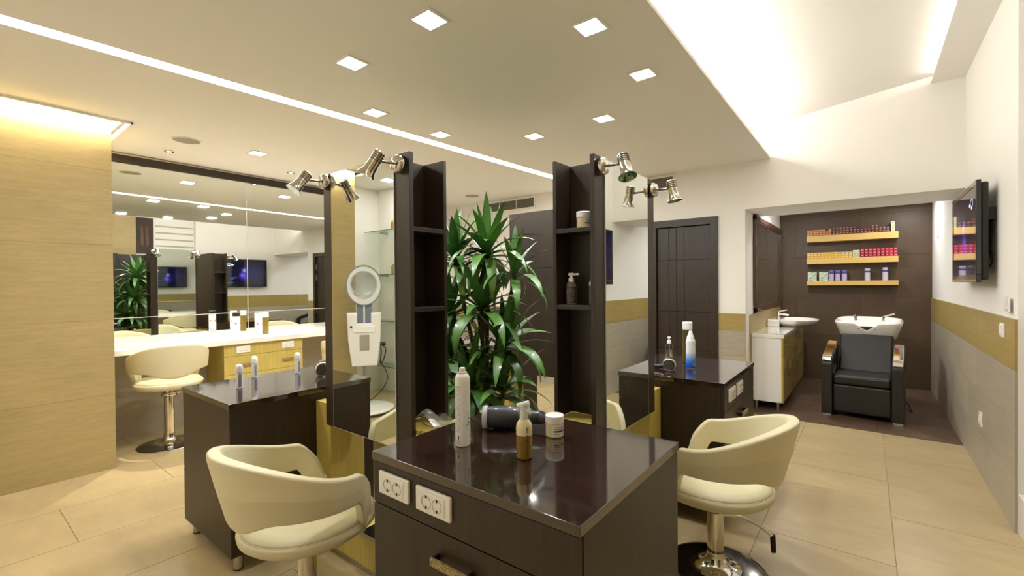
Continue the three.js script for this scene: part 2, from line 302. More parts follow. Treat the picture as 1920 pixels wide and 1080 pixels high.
// ceiling downlights
function downlight(x, n, s, y, label, group, inten) {
  const t = thing('downlight', label, 'ceiling light', [x, y, n], group); local();
  const h = s / 2, f = 0.016;
  mesh(t, 'trim_ring', [B(-h - f, h + f, -0.006, 0, h, h + f), B(-h - f, h + f, -0.006, 0, -h - f, -h), B(-h - f, -h, -0.006, 0, -h, h), B(h, h + f, -0.006, 0, -h, h)], M.plastic);
  mesh(t, 'glowing_panel', B(-h, h, -0.004, 0, -h, h, 0), M.glow);
  const l = new THREE.RectAreaLight(COOL, inten, s, s); l.position.set(0, -0.012, 0); l.rotation.x = -Math.PI / 2; l.castShadow = true; t.add(l);
}
for (const [x, n] of [[0.159, -0.681], [0.738, -0.14], [-0.51, -0.67], [0.742, 0.523], [-1.048, -0.134], [0.215, 1.054], [-1.037, 0.513], [-0.446, 1.053]])
  downlight(x, n, 0.12, CEIL, 'square white downlight in the ring of eight over the plant island', 'ring of ceiling downlights', I_DOWN);
downlight(-2.789, -0.223, 0.12, CEIL, 'square white downlight above the long vanity beside the round ceiling speaker', 'downlights above the long vanity', I_DOWN * 0.2);
downlight(-2.789, 0.95, 0.12, CEIL, 'square white downlight above the far end of the long vanity', 'downlights above the long vanity', I_DOWN * 0.2);
downlight(-2.75, -3.08, 0.12, CEIL, 'square white downlight above the glass shelves', null, I_DOWN * 0.4);
function miniSpot(x, n) {
  const t = thing('mini_spotlight', 'tiny round recessed spot in the ceiling above the wall mirror', 'spotlight', [x, CEIL, n], 'tiny spots along the wall mirror'); local();
  mesh(t, 'bezel', lathe([[0.022, -0.001], [0.036, -0.001], [0.04, -0.006], [0.034, -0.012], [0.022, -0.008], [0.022, -0.001]], 28), M.chrome);
  mesh(t, 'glowing_bulb', cyl(0.02, 0.021, -0.007, -0.001, 0, 0, 24), M.tinyGlow);
  const l = new THREE.SpotLight(WARM, 5, 0, 0.6, 0.6, 2); l.position.set(0, -0.02, 0); l.target.position.set(0, -1, 0); l.castShadow = true; l.shadow.radius = 1; t.add(l, l.target);
}
miniSpot(-3.347, -0.776); miniSpot(-3.286, 0.339);
for (const [x, n, lab] of [[-2.855, -0.782, 'round grey speaker grille in the ceiling near the beige pillar'], [-2.665, 2.654, 'round grey speaker grille in the ceiling by the wide air vent']]) {
  const t = thing('ceiling_speaker', lab, 'speaker', [x, CEIL, n]); local();
  mesh(t, 'rim', lathe([[0.098, 0], [0.112, 0], [0.112, -0.004], [0.1, -0.006], [0.098, 0]], 48), M.ceiling);
  mesh(t, 'grille', lathe([[0, -0.006], [0.06, -0.0055], [0.1, -0.003]], 48), M.speaker);
}
// the wash area is lit by two recessed lights
for (const [x, n, lab] of [[1.08, 4.25, 'square recessed light over the wash basin cabinet'], [2.25, 5.0, 'square recessed light in the wash area by the white wall']])
  downlight(x, n, 0.16, 2.384, lab, null, x < 1.5 ? 62 : 30);

// light switches and sockets
function wallPlate(name, n, y, w, h, label, kind) {
  const t = thing(name, label, kind, [RIGHT - 0.012, y, n]);
  mesh(t, 'plate', B(RIGHT - 0.022, RIGHT - 0.012, y - h / 2, y + h / 2, n - w / 2, n + w / 2, 0.003), M.plastic);
  if (name === 'light_switch') for (const k of [-1, 1]) mesh(t, 'rocker', B(RIGHT - 0.028, RIGHT - 0.022, y - h * 0.32, y + h * 0.32, n + k * w * 0.18 - w * 0.15, n + k * w * 0.18 + w * 0.15, 0.002), M.whiteLam);
  else mesh(t, 'socket', B(RIGHT - 0.026, RIGHT - 0.022, y - h * 0.25, y + h * 0.25, n - w * 0.3, n + w * 0.3, 0.002), M.whiteLam);
}
wallPlate('light_switch', 1.64, 1.258, 0.085, 0.085, 'white light switch on white plaster above the olive tile band', 'switch');
wallPlate('light_switch', 1.766, 1.10, 0.085, 0.085, 'white light switch on the olive tile band', 'switch');
wallPlate('wall_socket', 2.421, 0.41, 0.085, 0.1, 'small white wall socket low on the grey tiles', 'socket');
wallPlate('wall_hook', 4.85, 1.9, 0.03, 0.06, 'small hook high on the white wash area wall', 'hook');

// long wall mirror with its dark top rail
{
  const t = thing('wall_mirror', 'wall-wide mirror of joined panes above the long white worktop', 'mirror', [LEFT, 0.87, 0.3]);
  for (const [a, b] of [[-1.29, 0.055], [0.06, 2.4]]) { mesh(t, 'pane', B(LEFT - 0.012, LEFT, 1.11, 2.583, a, b, 0.001), M.mirror); mesh(t, 'pane', B(LEFT - 0.012, LEFT, 0.85, 1.105, a, b, 0.001), M.mirror); }
  mesh(t, 'top_rail', B(LEFT - 0.012, LEFT + 0.02, 2.583, 2.655, -1.295, 2.42), M.wenge);
  mesh(t, 'seam_strip', [B(LEFT - 0.01, LEFT + 0.0015, 1.104, 1.111, -1.29, 2.4, 0), B(LEFT - 0.01, LEFT + 0.0015, 0.85, 2.583, 0.054, 0.061, 0)], M.edge);
}
// long vanity: worktop, drawer cabinet, panel below
local();
struct('trim', B(LEFT, -3.63, 0, 0.80, -1.29, 2.42, 0), greyMats[0]);
{
  const t = single('worktop', B(-3.74, -3.12, 0.822, 0.872, -1.29, 2.42, 0.004), M.stone, 'long white stone worktop under the wall mirror', 'worktop', [0, 0, 0]);
  const c = thing('drawer_cabinet', 'yellow drawer cabinet with two sockets under the long white worktop', 'cabinet', [-3.4, 0, 0]);
  mesh(c, 'body', B(-3.62, -3.18, 0.34, 0.82, -0.40, 0.38), M.lime);
  mesh(c, 'drawer_front', B(-3.178, -3.16, 0.703, 0.82, -0.405, 0.385), M.lime);
  for (const [a, b] of [[0.52, 0.70], [0.34, 0.517]]) { const d = mesh(c, 'drawer_front', B(-3.178, -3.16, a, b, -0.405, 0.385), M.lime); for (const n of [-0.2, 0.22]) mesh(d, 'handle', B(-3.16, -3.135, (a + b) / 2 - 0.012, (a + b) / 2 + 0.012, n - 0.06, n + 0.06), M.speck, 'speckled bar handle'); }
  for (const n of [-0.23, 0.22]) socketPair(c, [-3.16, 0.765, n], 'x', 0.13, 0.07);
  mesh(c, 'side_panel', B(-3.62, -3.2, 0, 0.34, -0.385, -0.365), M.lime);
}
// twin socket plate on a face looking towards +x ('x') or towards -n ('n')
function socketPair(parent, [x, y, n], axis, w, h) {
  const s = new THREE.Group(); s.name = 'socket_plate'; parent.add(s); s.userData.label = 'white twin socket plate';
  s.position.set(x - parent.position.x, y, -n - parent.position.z); s.rotation.y = axis === 'x' ? Math.PI / 2 : axis === '-x' ? -Math.PI / 2 : axis === '-n' ? Math.PI : 0;
  const keep = O; local();
  mesh(s, 'frame', B(-w / 2, w / 2, -h / 2, h / 2, -0.011, 0, 0.004), M.plastic);
  const r = Math.min(h * 0.27, w * 0.17);
  for (const k of [-1, 1]) {
    const g = lathe([[0, -0.004], [r * 0.86, -0.004], [r * 0.9, 0.0035], [r * 1.02, 0.0035], [r * 1.05, 0.0]], 28); g.rotateX(Math.PI / 2); g.translate(k * w * 0.175, 0, 0.0105);
    mesh(s, 'socket', g, M.plastic);
    mesh(s, 'pin_hole', [rod([k * w * 0.175 - r * 0.4, 0, 0.006], [k * w * 0.175 - r * 0.4, 0, 0.0085], r * 0.14, 10), rod([k * w * 0.175 + r * 0.4, 0, 0.006], [k * w * 0.175 + r * 0.4, 0, 0.0085], r * 0.14, 10), B(k * w * 0.175 - 0.002, k * w * 0.175 + 0.002, -r * 0.95, -r * 0.6, -0.0155, -0.009)], M.black);
  }
  O = keep;
}

// television on its arm
{
  const t = thing('television', 'black flat television on a wall arm showing a dark blue picture', 'television', [2.40, 1.385, 2.47]);
  const y0 = 1.385, y1 = 2.045, a = 1.95, b = 2.97;
  mesh(t, 'bezel', [B(2.375, 2.40, y0, y0 + 0.05, a, b, 0.004), B(2.375, 2.40, y1 - 0.035, y1, a, b, 0.004), B(2.375, 2.40, y0 + 0.05, y1 - 0.035, a, a + 0.035, 0.004), B(2.375, 2.40, y0 + 0.05, y1 - 0.035, b - 0.035, b, 0.004)], M.blackGloss);
  mesh(t, 'back_case', B(2.40, 2.435, y0 + 0.015, y1 - 0.015, a + 0.01, b - 0.01, 0.012), M.black);
  const scr = canvasTex(512, 320, (c, w, h) => {
    c.fillStyle = '#0a0a1c'; c.fillRect(0, 0, w, h);
    const blob = (x, y, r, col, sy = 1) => { c.save(); c.translate(x, y); c.scale(1, sy); const g = c.createRadialGradient(0, 0, 0, 0, 0, r); g.addColorStop(0, col); g.addColorStop(1, 'rgba(20,16,60,0)'); c.fillStyle = g; c.beginPath(); c.arc(0, 0, r, 0, 7); c.fill(); c.restore(); };
    blob(150, 160, 170, 'rgba(24,20,70,0.8)'); blob(262, 210, 80, 'rgba(90,70,220,0.9)', 1.1); blob(258, 130, 52, 'rgba(150,170,255,0.95)', 1.2); blob(285, 190, 60, 'rgba(110,90,240,0.9)'); blob(370, 222, 80, 'rgba(60,70,150,0.8)', 0.3); blob(400, 238, 44, 'rgba(110,140,190,0.8)', 0.3);
    c.strokeStyle = '#cfd6ff'; c.lineWidth = 5; c.beginPath(); c.ellipse(437, 52, 24, 13, 0, 0, 7); c.stroke(); c.fillStyle = '#dfe4ff'; c.beginPath(); c.ellipse(398, 58, 15, 8, 0, 0, 7); c.fill(); c.beginPath(); c.ellipse(436, 70, 11, 7, 0, 0, 7); c.fill();
    for (let i = 0; i < 6; i++) { c.fillStyle = 'rgba(190,200,220,0.6)'; c.fillRect(378 + i * 14, 284 + (i % 2) * 3, 9, 4); }
  });
  const g = new THREE.PlaneGeometry(b - a - 0.07, y1 - y0 - 0.085); g.rotateY(-Math.PI / 2); g.translate(2.378 - O[0], (y0 + 0.05 + y1 - 0.035) / 2 - O[1], -(a + b) / 2 + O[2]);
  mesh(t, 'screen', g, phy({ color: 0x050508, roughness: 0.08, clearcoat: 1, clearcoatRoughness: 0.02, emissiveMap: scr, emissive: 0xffffff, emissiveIntensity: 0.75 }), 'dark blue lit screen');
  mesh(t, 'wall_arm', [B(2.43, 2.478, 1.79, 1.87, 2.02, 2.90), B(2.43, 2.478, 1.62, 1.66, 2.2, 2.7)], M.black);
  mesh(t, 'cable_loop', tube([[0.03, 0.28, 0.36], [0.055, 0.2, 0.40], [0.06, 0.12, 0.42], [0.045, 0.10, 0.40], [0.03, 0.15, 0.38]], 0.005), M.cable);
}
// frosted striped window, poster and far door, seen in the mirrors
{
  local(); const w = struct('window_1', B(2.548, 2.56, 1.9, 2.85, 0.76, 1.49, 0), M.whiteLam);
  for (let i = 0; i < 6; i++) mesh(w, 'stripe', B(2.546, 2.548, 1.98 + i * 0.14, 2.01 + i * 0.14, 0.78, 1.47, 0), greyMats[0]);
  const p = thing('poster', 'dark brown poster of two standing figures beside the striped window', 'poster', [2.546, 2.1, 0.6]);
  const tx = canvasTex(160, 320, (c, W, H) => { c.fillStyle = '#33261c'; c.fillRect(0, 0, W, H); c.fillStyle = '#66452f'; for (const x of [58, 104]) { c.beginPath(); c.ellipse(x, 110, 11, 34, 0, 0, 7); c.fill(); c.beginPath(); c.ellipse(x - 3, 190, 14, 70, 0, 0, 7); c.fill(); } c.fillStyle = '#5a3522'; c.fillRect(132, 200, 12, 110); });
  mesh(p, 'print', (() => { const g = new THREE.BoxGeometry(0.006, 0.75, 0.3); g.translate(0, 0.375, 0); return g; })(), std({ map: tx, roughness: 0.6 }));
  local(); const d = struct('door_2', B(2.455, 2.49, 0, 2.1, -1.3, -0.4), M.wenge);
  mesh(d, 'handle', B(2.42, 2.455, 1.0, 1.02, -0.55, -0.43), M.steel);
}

// ---------------------------------------------------------------- island counters
const HC = 0.834;
// local frame: drawer face looks to -n at n = 0 (z = 0), counter runs back to n = depth; x from 0 to width
function counter(label, at, turn, width, depth) {
  const t = thing('styling_counter', label, 'counter', at, 'dark counters of the styling island', turn); local();
  const top = HC, b = 0.085;
  mesh(t, 'countertop', B(-0.004, width + 0.004, top - 0.028, top, -0.004, depth + 0.004, 0.002), M.wengeTop);
  mesh(t, 'side_panel', B(0, 0.02, b, top - 0.028, 0.02, depth), M.wenge);
  mesh(t, 'side_panel', B(width - 0.02, width, b, top - 0.028, 0.02, depth), M.wenge);
  mesh(t, 'back_panel', B(0.02, width - 0.02, b, top - 0.028, depth - 0.02, depth), M.wenge);
  mesh(t, 'bottom_panel', B(0.02, width - 0.02, b, b + 0.02, 0.02, depth - 0.02), M.wenge);
  const rows = [[0.665, top - 0.031], [0.38, 0.661], [b, 0.376]];
  rows.forEach(([y0, y1], i) => {
    const d = mesh(t, 'drawer_front', B(0.003, width - 0.003, y0, y1, 0, 0.02, 0.0015), M.wenge);
    if (i) mesh(d, 'handle', [B(width * 0.488 - 0.075, width * 0.488 + 0.075, y1 - 0.088, y1 - 0.064, -0.032, -0.024, 0.001)], M.speck, 'speckled bar handle').add(
      (() => { const m = new THREE.Mesh(merge([B(width * 0.488 - 0.075, width * 0.488 - 0.067, y1 - 0.086, y1 - 0.066, -0.024, 0, 0), B(width * 0.488 + 0.067, width * 0.488 + 0.075, y1 - 0.086, y1 - 0.066, -0.024, 0, 0)]), M.black); m.name = 'bracket'; return m; })());
  });
  for (const [x, n] of [[0.05, 0.05], [width - 0.05, 0.05], [0.05, depth - 0.05], [width - 0.05, depth - 0.05]]) { const l = mesh(t, 'leg', cyl(0.022, 0.022, 0.006, b, x, -n, 24), M.steel, 'brushed steel leg'); mesh(l, 'foot', cyl(0.023, 0.023, 0, 0.006, x, -n, 24), M.black); }
  return t;
}
function counterSockets(t, width, xs) {
  for (const x of xs) {
    const s = new THREE.Group(); s.name = 'socket_plate'; t.add(s); s.position.set(x, 0.745, 0); local(); s.userData.label = 'white twin socket plate';
    const w = 0.15, h = 0.074, r = 0.021;
    mesh(s, 'frame', B(-w / 2, w / 2, -h / 2, h / 2, -0.012, 0, 0.006), M.plastic);
    mesh(s, 'insert', B(-w * 0.36, w * 0.36, -h * 0.36, h * 0.36, -0.0145, -0.01, 0.002), M.plastic);
    for (const k of [-1, 1]) {
      const g = lathe([[0, -0.008], [r * 0.84, -0.008], [r * 0.9, 0.001], [r * 0.98, 0.001], [r, -0.001]], 32); g.rotateX(Math.PI / 2); g.translate(k * 0.0235, 0, 0.0148);
      const k0 = mesh(s, 'socket', g, M.greyPlastic);
      mesh(k0, 'pin_hole', [rod([k * 0.0235 - 0.0085, 0.002, 0.006], [k * 0.0235 - 0.0085, 0.002, 0.008], 0.003, 10), rod([k * 0.0235 + 0.0085, 0.002, 0.006], [k * 0.0235 + 0.0085, 0.002, 0.008], 0.003, 10), B(k * 0.0235 - 0.0025, k * 0.0235 + 0.0025, -r * 0.95, -r * 0.55, -0.0165, -0.009, 0), B(k * 0.0235 - 0.0025, k * 0.0235 + 0.0025, r * 0.55, r * 0.95, -0.0165, -0.009, 0)], M.black);
    }
  }
}
const cS = counter('dark brown counter with a spray can, jar and hair dryer on top', [0.489, 0, -1.254], 0, 0.802, 0.698); counterSockets(cS, 0.802, [0.12, 0.307]);
const cE = counter('dark brown counter with a blue hairspray and olive can on top', [1.192, 0, 0.550], Math.PI / 2, 0.832, 0.70); counterSockets(cE, 0.832, [0.16, 0.36]);
const cW = counter('dark brown counter with three small white bottles on top', [-1.245, 0, -0.50], -Math.PI / 2, 0.803, 0.655);
const cN = counter('empty dark brown counter behind the plant, towards the back wall', [-0.72, 0, 1.47], Math.PI, 0.80, 0.69);

// ---------------------------------------------------------------- mirror stations
// local frame: mirror looks to -n at n = 0; board from x = 0 to len; shelf columns stand behind both ends
const YB = 0.67, YT = 1.977, NF = 0.766;
function station(label, at, turn, len, sL, sR, oL, oR, fullBack, ends = [0, 1]) {
  const t = thing('mirror_station', label, 'mirror station', at, 'mirror stations around the plant', turn); local();
  mesh(t, 'back_board', B(0, len, YB, YT, 0.0, 0.022, 0.001), M.wenge);
  const gl = mesh(t, 'mirror_glass', B(sL, len - sR, YB + 0.006, YT - 0.004, -0.006, 0.0, 0.0008), M.mirror, 'clear frameless mirror glass');
  mesh(gl, 'polished_edge', [B(sL - 0.0015, sL, YB + 0.006, YT - 0.004, -0.006, 0, 0), B(len - sR, len - sR + 0.0015, YB + 0.006, YT - 0.004, -0.006, 0, 0), B(sL, len - sR, YB + 0.0035, YB + 0.006, -0.006, 0, 0)], M.edge);
  for (const e of ends) {
    const X = (a, b, y0, y1, n0, n1) => e ? B(len - b, len - a, y0, y1, n0, n1, 0.001) : B(a, b, y0, y1, n0, n1, 0.001);
    mesh(t, 'shelf_side', X(0.135, 0.153, NF, YT, 0.022, 0.218), M.wenge);
    mesh(t, 'shelf_back', X(0, 0.135, NF, YT, 0.2, 0.218), M.wenge);
    for (const y of [1.30, 1.655]) mesh(t, 'shelf', X(0.001, 0.135, y - 0.02, y, 0.022, 0.2), M.wenge);
    const o = e ? oR : oL;
    mesh(t, 'base_box', X(-o, -0.02, 0.0, NF, 0.035, 0.24), M.lime);
    mesh(t, 'niche_floor', X(-0.019, 0.135, NF - 0.02, NF - 0.0005, 0.023, 0.2), M.lime);
  }
  mesh(t, 'plinth', B(-0.019, len + 0.019, 0.02, 0.175, 0.02, 0.2, 0.001), M.lime);
  mesh(t, 'plinth_base', B(-0.019, len + 0.019, 0, 0.02, 0.016, 0.2, 0.001), M.steel);
  const fr = mesh(t, 'footrest', B(len * 0.4, len + 0.019, 0.176, 0.193, 0.012, 0.2, 0.001), M.blackGloss);
  mesh(fr, 'metal_edge', B(len * 0.4, len + 0.019, 0.174, 0.194, 0.008, 0.012, 0), M.steel);
  if (fullBack) mesh(t, 'rear_board', B(0, len, YB, YT, 0.218, 0.236, 0.001), M.wenge);
  return t;
}
station('mirror station between the spray can counter and the white bottle counter', [-0.42, 0, -0.905], 0, 0.69, 0.082, 0.102, 0.165, 0.212);
station('mirror station between the spray can counter and the blue hairspray counter', [0.869, 0, -0.362], Math.PI / 2, 0.714, 0.097, 0.105, 0.19, 0.192);
station('mirror station whose dark back shows behind the plant', [0.17, 0, 1.03], Math.PI, 0.69, 0.09, 0.09, 0.17, 0.17, true);
station('mirror station turned towards the long wall mirror', [-0.93, 0, 0.45], -Math.PI / 2, 0.60, 0.03, 0.085, 0.03, 0.17, false, [1]);

// chrome spot lamps on the mirror boards; local frame: board face at z = 0 looking to +z, arm to side s
function spotLamp(at, turn, label, side, aim) {
  const off = 0.002; at = [at[0] + Math.sin(turn) * off, at[1], at[2] - Math.cos(turn) * off];
  const t = thing('spot_lamp', label, 'lamp', at, 'chrome spot lamps on the mirror boards', turn); local();
  const base = lathe([[0, 0.042], [0.02, 0.041], [0.034, 0.034], [0.04, 0.022], [0.04, -0.002], [0, -0.002]], 36); base.rotateX(Math.PI / 2); mesh(t, 'base_dome', base, M.chrome);
  const j = new THREE.Vector3(side * 0.012, -0.006, 0.125);
  mesh(t, 'arm', rod([0, 0, 0.03], j.toArray(), 0.006, 12), M.darkChrome);
  const head = new THREE.Group(); head.name = 'lamp_head'; t.add(head); head.position.copy(j); head.quaternion.setFromUnitVectors(new THREE.Vector3(0, -1, 0), new THREE.Vector3(...aim).normalize());
  mesh(head, 'housing', lathe([[0, 0.045], [0.018, 0.045], [0.024, 0.04], [0.024, -0.02], [0.027, -0.03], [0.027, -0.045], [0.036, -0.066], [0.04, -0.072]], 32), M.chrome);
  mesh(head, 'cooling_rib', [0.034, 0.024, 0.014, 0.004].map(y => cyl(0.0262, 0.0262, y - 0.0022, y + 0.0022, 0, 0, 32)), M.darkChrome);
  mesh(head, 'reflector', lathe([[0.038, -0.071], [0.026, -0.055], [0.01, -0.045], [0, -0.044]], 32), M.chrome);
  mesh(head, 'lens', cyl(0.037, 0.037, -0.0725, -0.0705, 0, 0, 32), M.glass);
  return t;
}
spotLamp([-0.379, 1.935, -0.905], 0, 'chrome spot lamp at the top of the mirror edge beside the wall mirror', -1, [-0.1, -0.8, 0.6]);
spotLamp([0.219, 1.925, -0.905], 0, 'chrome spot lamp at the top of the dark strip above the spray can', -1, [-0.45, -0.8, 0.3]);
spotLamp([0.869, 1.925, -0.3135], Math.PI / 2, 'chrome spot lamp at the top of the dark strip beside the shelf jar', -1, [-0.25, -0.9, 0.3]);
spotLamp([0.869, 1.915, 0.30], Math.PI / 2, 'chrome spot lamp at the mirror edge under the small air vent', -1, [0.02, -0.98, 0.2]);
spotLamp([-0.93, 1.93, 0.435], -Math.PI / 2, 'chrome spot lamp on the far edge of the mirror facing the wall mirror', 1, [0.1, -0.8, 0.5]);
spotLamp([-0.93, 1.93, -0.108], -Math.PI / 2, 'chrome spot lamp on the near edge of the mirror facing the wall mirror', -1, [0.1, -0.8, 0.5]);
spotLamp([-0.475, 1.93, 1.03], Math.PI, 'chrome spot lamp on the mirror behind the plant, by the empty counter', 1, [0.1, -0.8, 0.5]);
spotLamp([0.125, 1.93, 1.03], Math.PI, 'chrome spot lamp on the mirror behind the plant, by the hairspray counter', -1, [0.1, -0.8, 0.5]);

// ---------------------------------------------------------------- salon chairs (local frame: sitter looks to +z)
function shellGeometry() {
  const NU = 84, pos = [], idx = [], uvs = [], ring = 14, PM = 2.36;
  for (let i = 0; i <= NU; i++) {
    const u = -1 + 2 * i / NU, ph = u * PM, a = Math.abs(ph), side = sm(0, 1.6, a);
    let top = lerp(0.785, 0.658, sm(0.1, 1.9, a)) - 0.10 * sm(1.85, PM, a);
    const drop = sm(1.84, 2.16, a);
    let bot = lerp(lerp(0.488, 0.542, sm(0.1, 0.8, a)), 0.385, drop);
    const end = sm(0.9, 1, Math.abs(u)); top = lerp(top, (top + bot) / 2 + 0.02, end * end); bot = lerp(bot, (top + bot) / 2 - 0.02, end * end);
    const lean = lerp(0.117, 0.025, side), th = lerp(0.06, 0.042, side) * (1 - 0.35 * end);
    const cx = Math.sin(ph), cz = -Math.cos(ph);
    for (let k = 0; k < ring; k++) {                            // rounded-rectangle cross-section
      const q = k / ring * Math.PI * 2, c = Math.cos(q), s = Math.sin(q), ex = 0.42;
      const w = Math.sign(c) * Math.pow(Math.abs(c), ex), hgt = Math.sign(s) * Math.pow(Math.abs(s), ex * 0.55);
      const y = lerp(bot, top, 0.5 + 0.5 * hgt), f = (y - 0.40) / 0.38, R = lerp(0.232, 0.256, side) + lean * f * 0.8 - 0.02 * drop * (1 - f);
      const rx = R + 0.008 + w * th / 2, rz = (cz > 0 ? R * 1.02 : R) + w * th / 2;
      const grow = y > top - 0.012 ? 1 : 1;
      pos.push(cx * rx * grow, y, cz * rz); uvs.push(u * 1.2, k / ring * 0.7);
    }
  }
  for (let i = 0; i < NU; i++) for (let k = 0; k < ring; k++) { const a = i * ring + k, b = i * ring + (k + 1) % ring, c = a + ring, d = b + ring; idx.push(a, b, c, b, d, c); }
  for (const [o, flip] of [[0, false], [NU * ring, true]]) for (let k = 1; k < ring - 1; k++) flip ? idx.push(o, o + k + 1, o + k) : idx.push(o, o + k, o + k + 1);
  const g = new THREE.BufferGeometry(); g.setAttribute('position', new THREE.Float32BufferAttribute(pos, 3)); g.setAttribute('uv', new THREE.Float32BufferAttribute(uvs, 2)); g.setIndex(idx.map((v, i, A) => A[i - (i % 3) + [0, 2, 1][i % 3]])); g.computeVertexNormals(); return g;
}
function seatGeometry(profile, sx = 1, sz = 1, front = 0.03) {  // D-shaped cushion from a lathe profile
  const g = lathe(profile, 56), p = g.attributes.position;
  for (let i = 0; i < p.count; i++) { let x = p.getX(i), z = p.getZ(i); const r = Math.hypot(x, z) || 1; const f = Math.max(0, z / r); x *= sx * (1 + 0.06 * f * f); z = z * sz + front * f * r / 0.25; p.setX(i, x); p.setZ(i, z); }
  g.computeVertexNormals(); return g;
}
const shellG = shellGeometry();
const padG = seatGeometry([[0, 0.466], [0.12, 0.4655], [0.2, 0.462], [0.228, 0.456], [0.241, 0.446], [0.244, 0.438], [0.24, 0.433]]);
const panG = seatGeometry([[0.236, 0.441], [0.25, 0.436], [0.257, 0.424], [0.253, 0.405], [0.232, 0.387], [0.16, 0.376], [0.06, 0.374], [0, 0.374]]);
function pipingG() { const pts = []; for (let i = 0; i < 72; i++) { const q = i / 72 * Math.PI * 2; let x = Math.sin(q) * 0.244, z = Math.cos(q) * 0.244; const f = Math.max(0, Math.cos(q)); x *= 1 + 0.06 * f * f; z += 0.03 * f * 0.95; pts.push([x, 0.4365, z]); } return tube(pts, 0.0035, 144, 6, true); }
const pipeG = pipingG();
function salonChair(label, at, turn, raise, lever) {
  const t = thing('salon_chair', label, 'chair', at, 'cream swivel salon chairs', turn); local();
  const up = g => g.clone().translate(0, raise, 0);
  mesh(t, 'backrest_shell', up(shellG), M.leather);
  mesh(t, 'seat_pan', up(panG), M.leather); const pd = mesh(t, 'seat_cushion', up(padG), M.leather); mesh(pd, 'piping', up(pipeG), M.leather);
  mesh(t, 'mount_plate', [B(-0.075, 0.075, 0.362 + raise, 0.376 + raise, -0.075, 0.075, 0.004)], M.chrome);
  mesh(t, 'column', [cyl(0.038, 0.038, 0.03, 0.365 + raise, 0, 0, 36)], M.chrome, 'polished chrome column');
  mesh(t, 'collar', [lathe([[0.039, 0.30 + raise], [0.06, 0.302 + raise], [0.062, 0.318 + raise], [0.058, 0.334 + raise], [0.039, 0.336 + raise]], 36), rod([-0.05, 0.318 + raise, 0.02], [-0.088, 0.318 + raise, 0.03], 0.013, 16)], M.chrome);
  mesh(t, 'base_bell', lathe([[0.04, 0.10], [0.043, 0.075], [0.052, 0.052], [0.075, 0.034], [0.1, 0.026], [0.12, 0.022]], 48), M.chrome);
  mesh(t, 'base_disc', lathe([[0, 0.024], [0.12, 0.023], [0.2, 0.017], [0.228, 0.01], [0.235, 0.004], [0.234, 0]], 72), M.darkChrome, 'round mirror-bright base');
  if (lever) {
    const [dx, dz] = lever, e = [dx, 0.145 + raise, dz];
    const lv = mesh(t, 'pump_lever', tube([[dx * 0.1, 0.268 + raise, dz * 0.1], [dx * 0.4, 0.255 + raise, dz * 0.4], [dx * 0.75, 0.205 + raise, dz * 0.75], e], 0.0085, 40, 10), M.chrome);
    mesh(lv, 'grip', rod([e[0], e[1] + 0.008, e[2]], [e[0] - 0.006, e[1] - 0.075, e[2] - 0.004], 0.0125, 16), M.black, 'black rubber grip'); mesh(lv, 'end_cap', rod([e[0] - 0.006, e[1] - 0.075, e[2] - 0.004], [e[0] - 0.0065, e[1] - 0.079, e[2] - 0.004], 0.0128, 16), M.chrome);
  }
  return t;
}
salonChair('cream swivel chair in front of the mirror beside the spray can counter', [-0.03, 0, -1.22], Math.PI - 0.05, 0);
salonChair('cream swivel chair with pump lever beside the blue hairspray counter', [1.24, 0, 0.155], -Math.PI / 2 + 0.03, 0, [-0.2, -0.22]);
salonChair('raised cream swivel chair at the long worktop near the beige pillar', [-3.09, 0, -0.874], -Math.PI / 2 - 0.1, 0.13);
salonChair('raised cream swivel chair at the far end of the long worktop', [-2.98, 0, 0.82], -Math.PI / 2 + 0.2, 0.12);
salonChair('cream swivel chair before the mirror that faces the wall mirror', [-1.42, 0, 0.12], Math.PI / 2, 0);
salonChair('cream swivel chair in front of the mirror behind the plant', [-0.17, 0, 1.46], 0, 0);

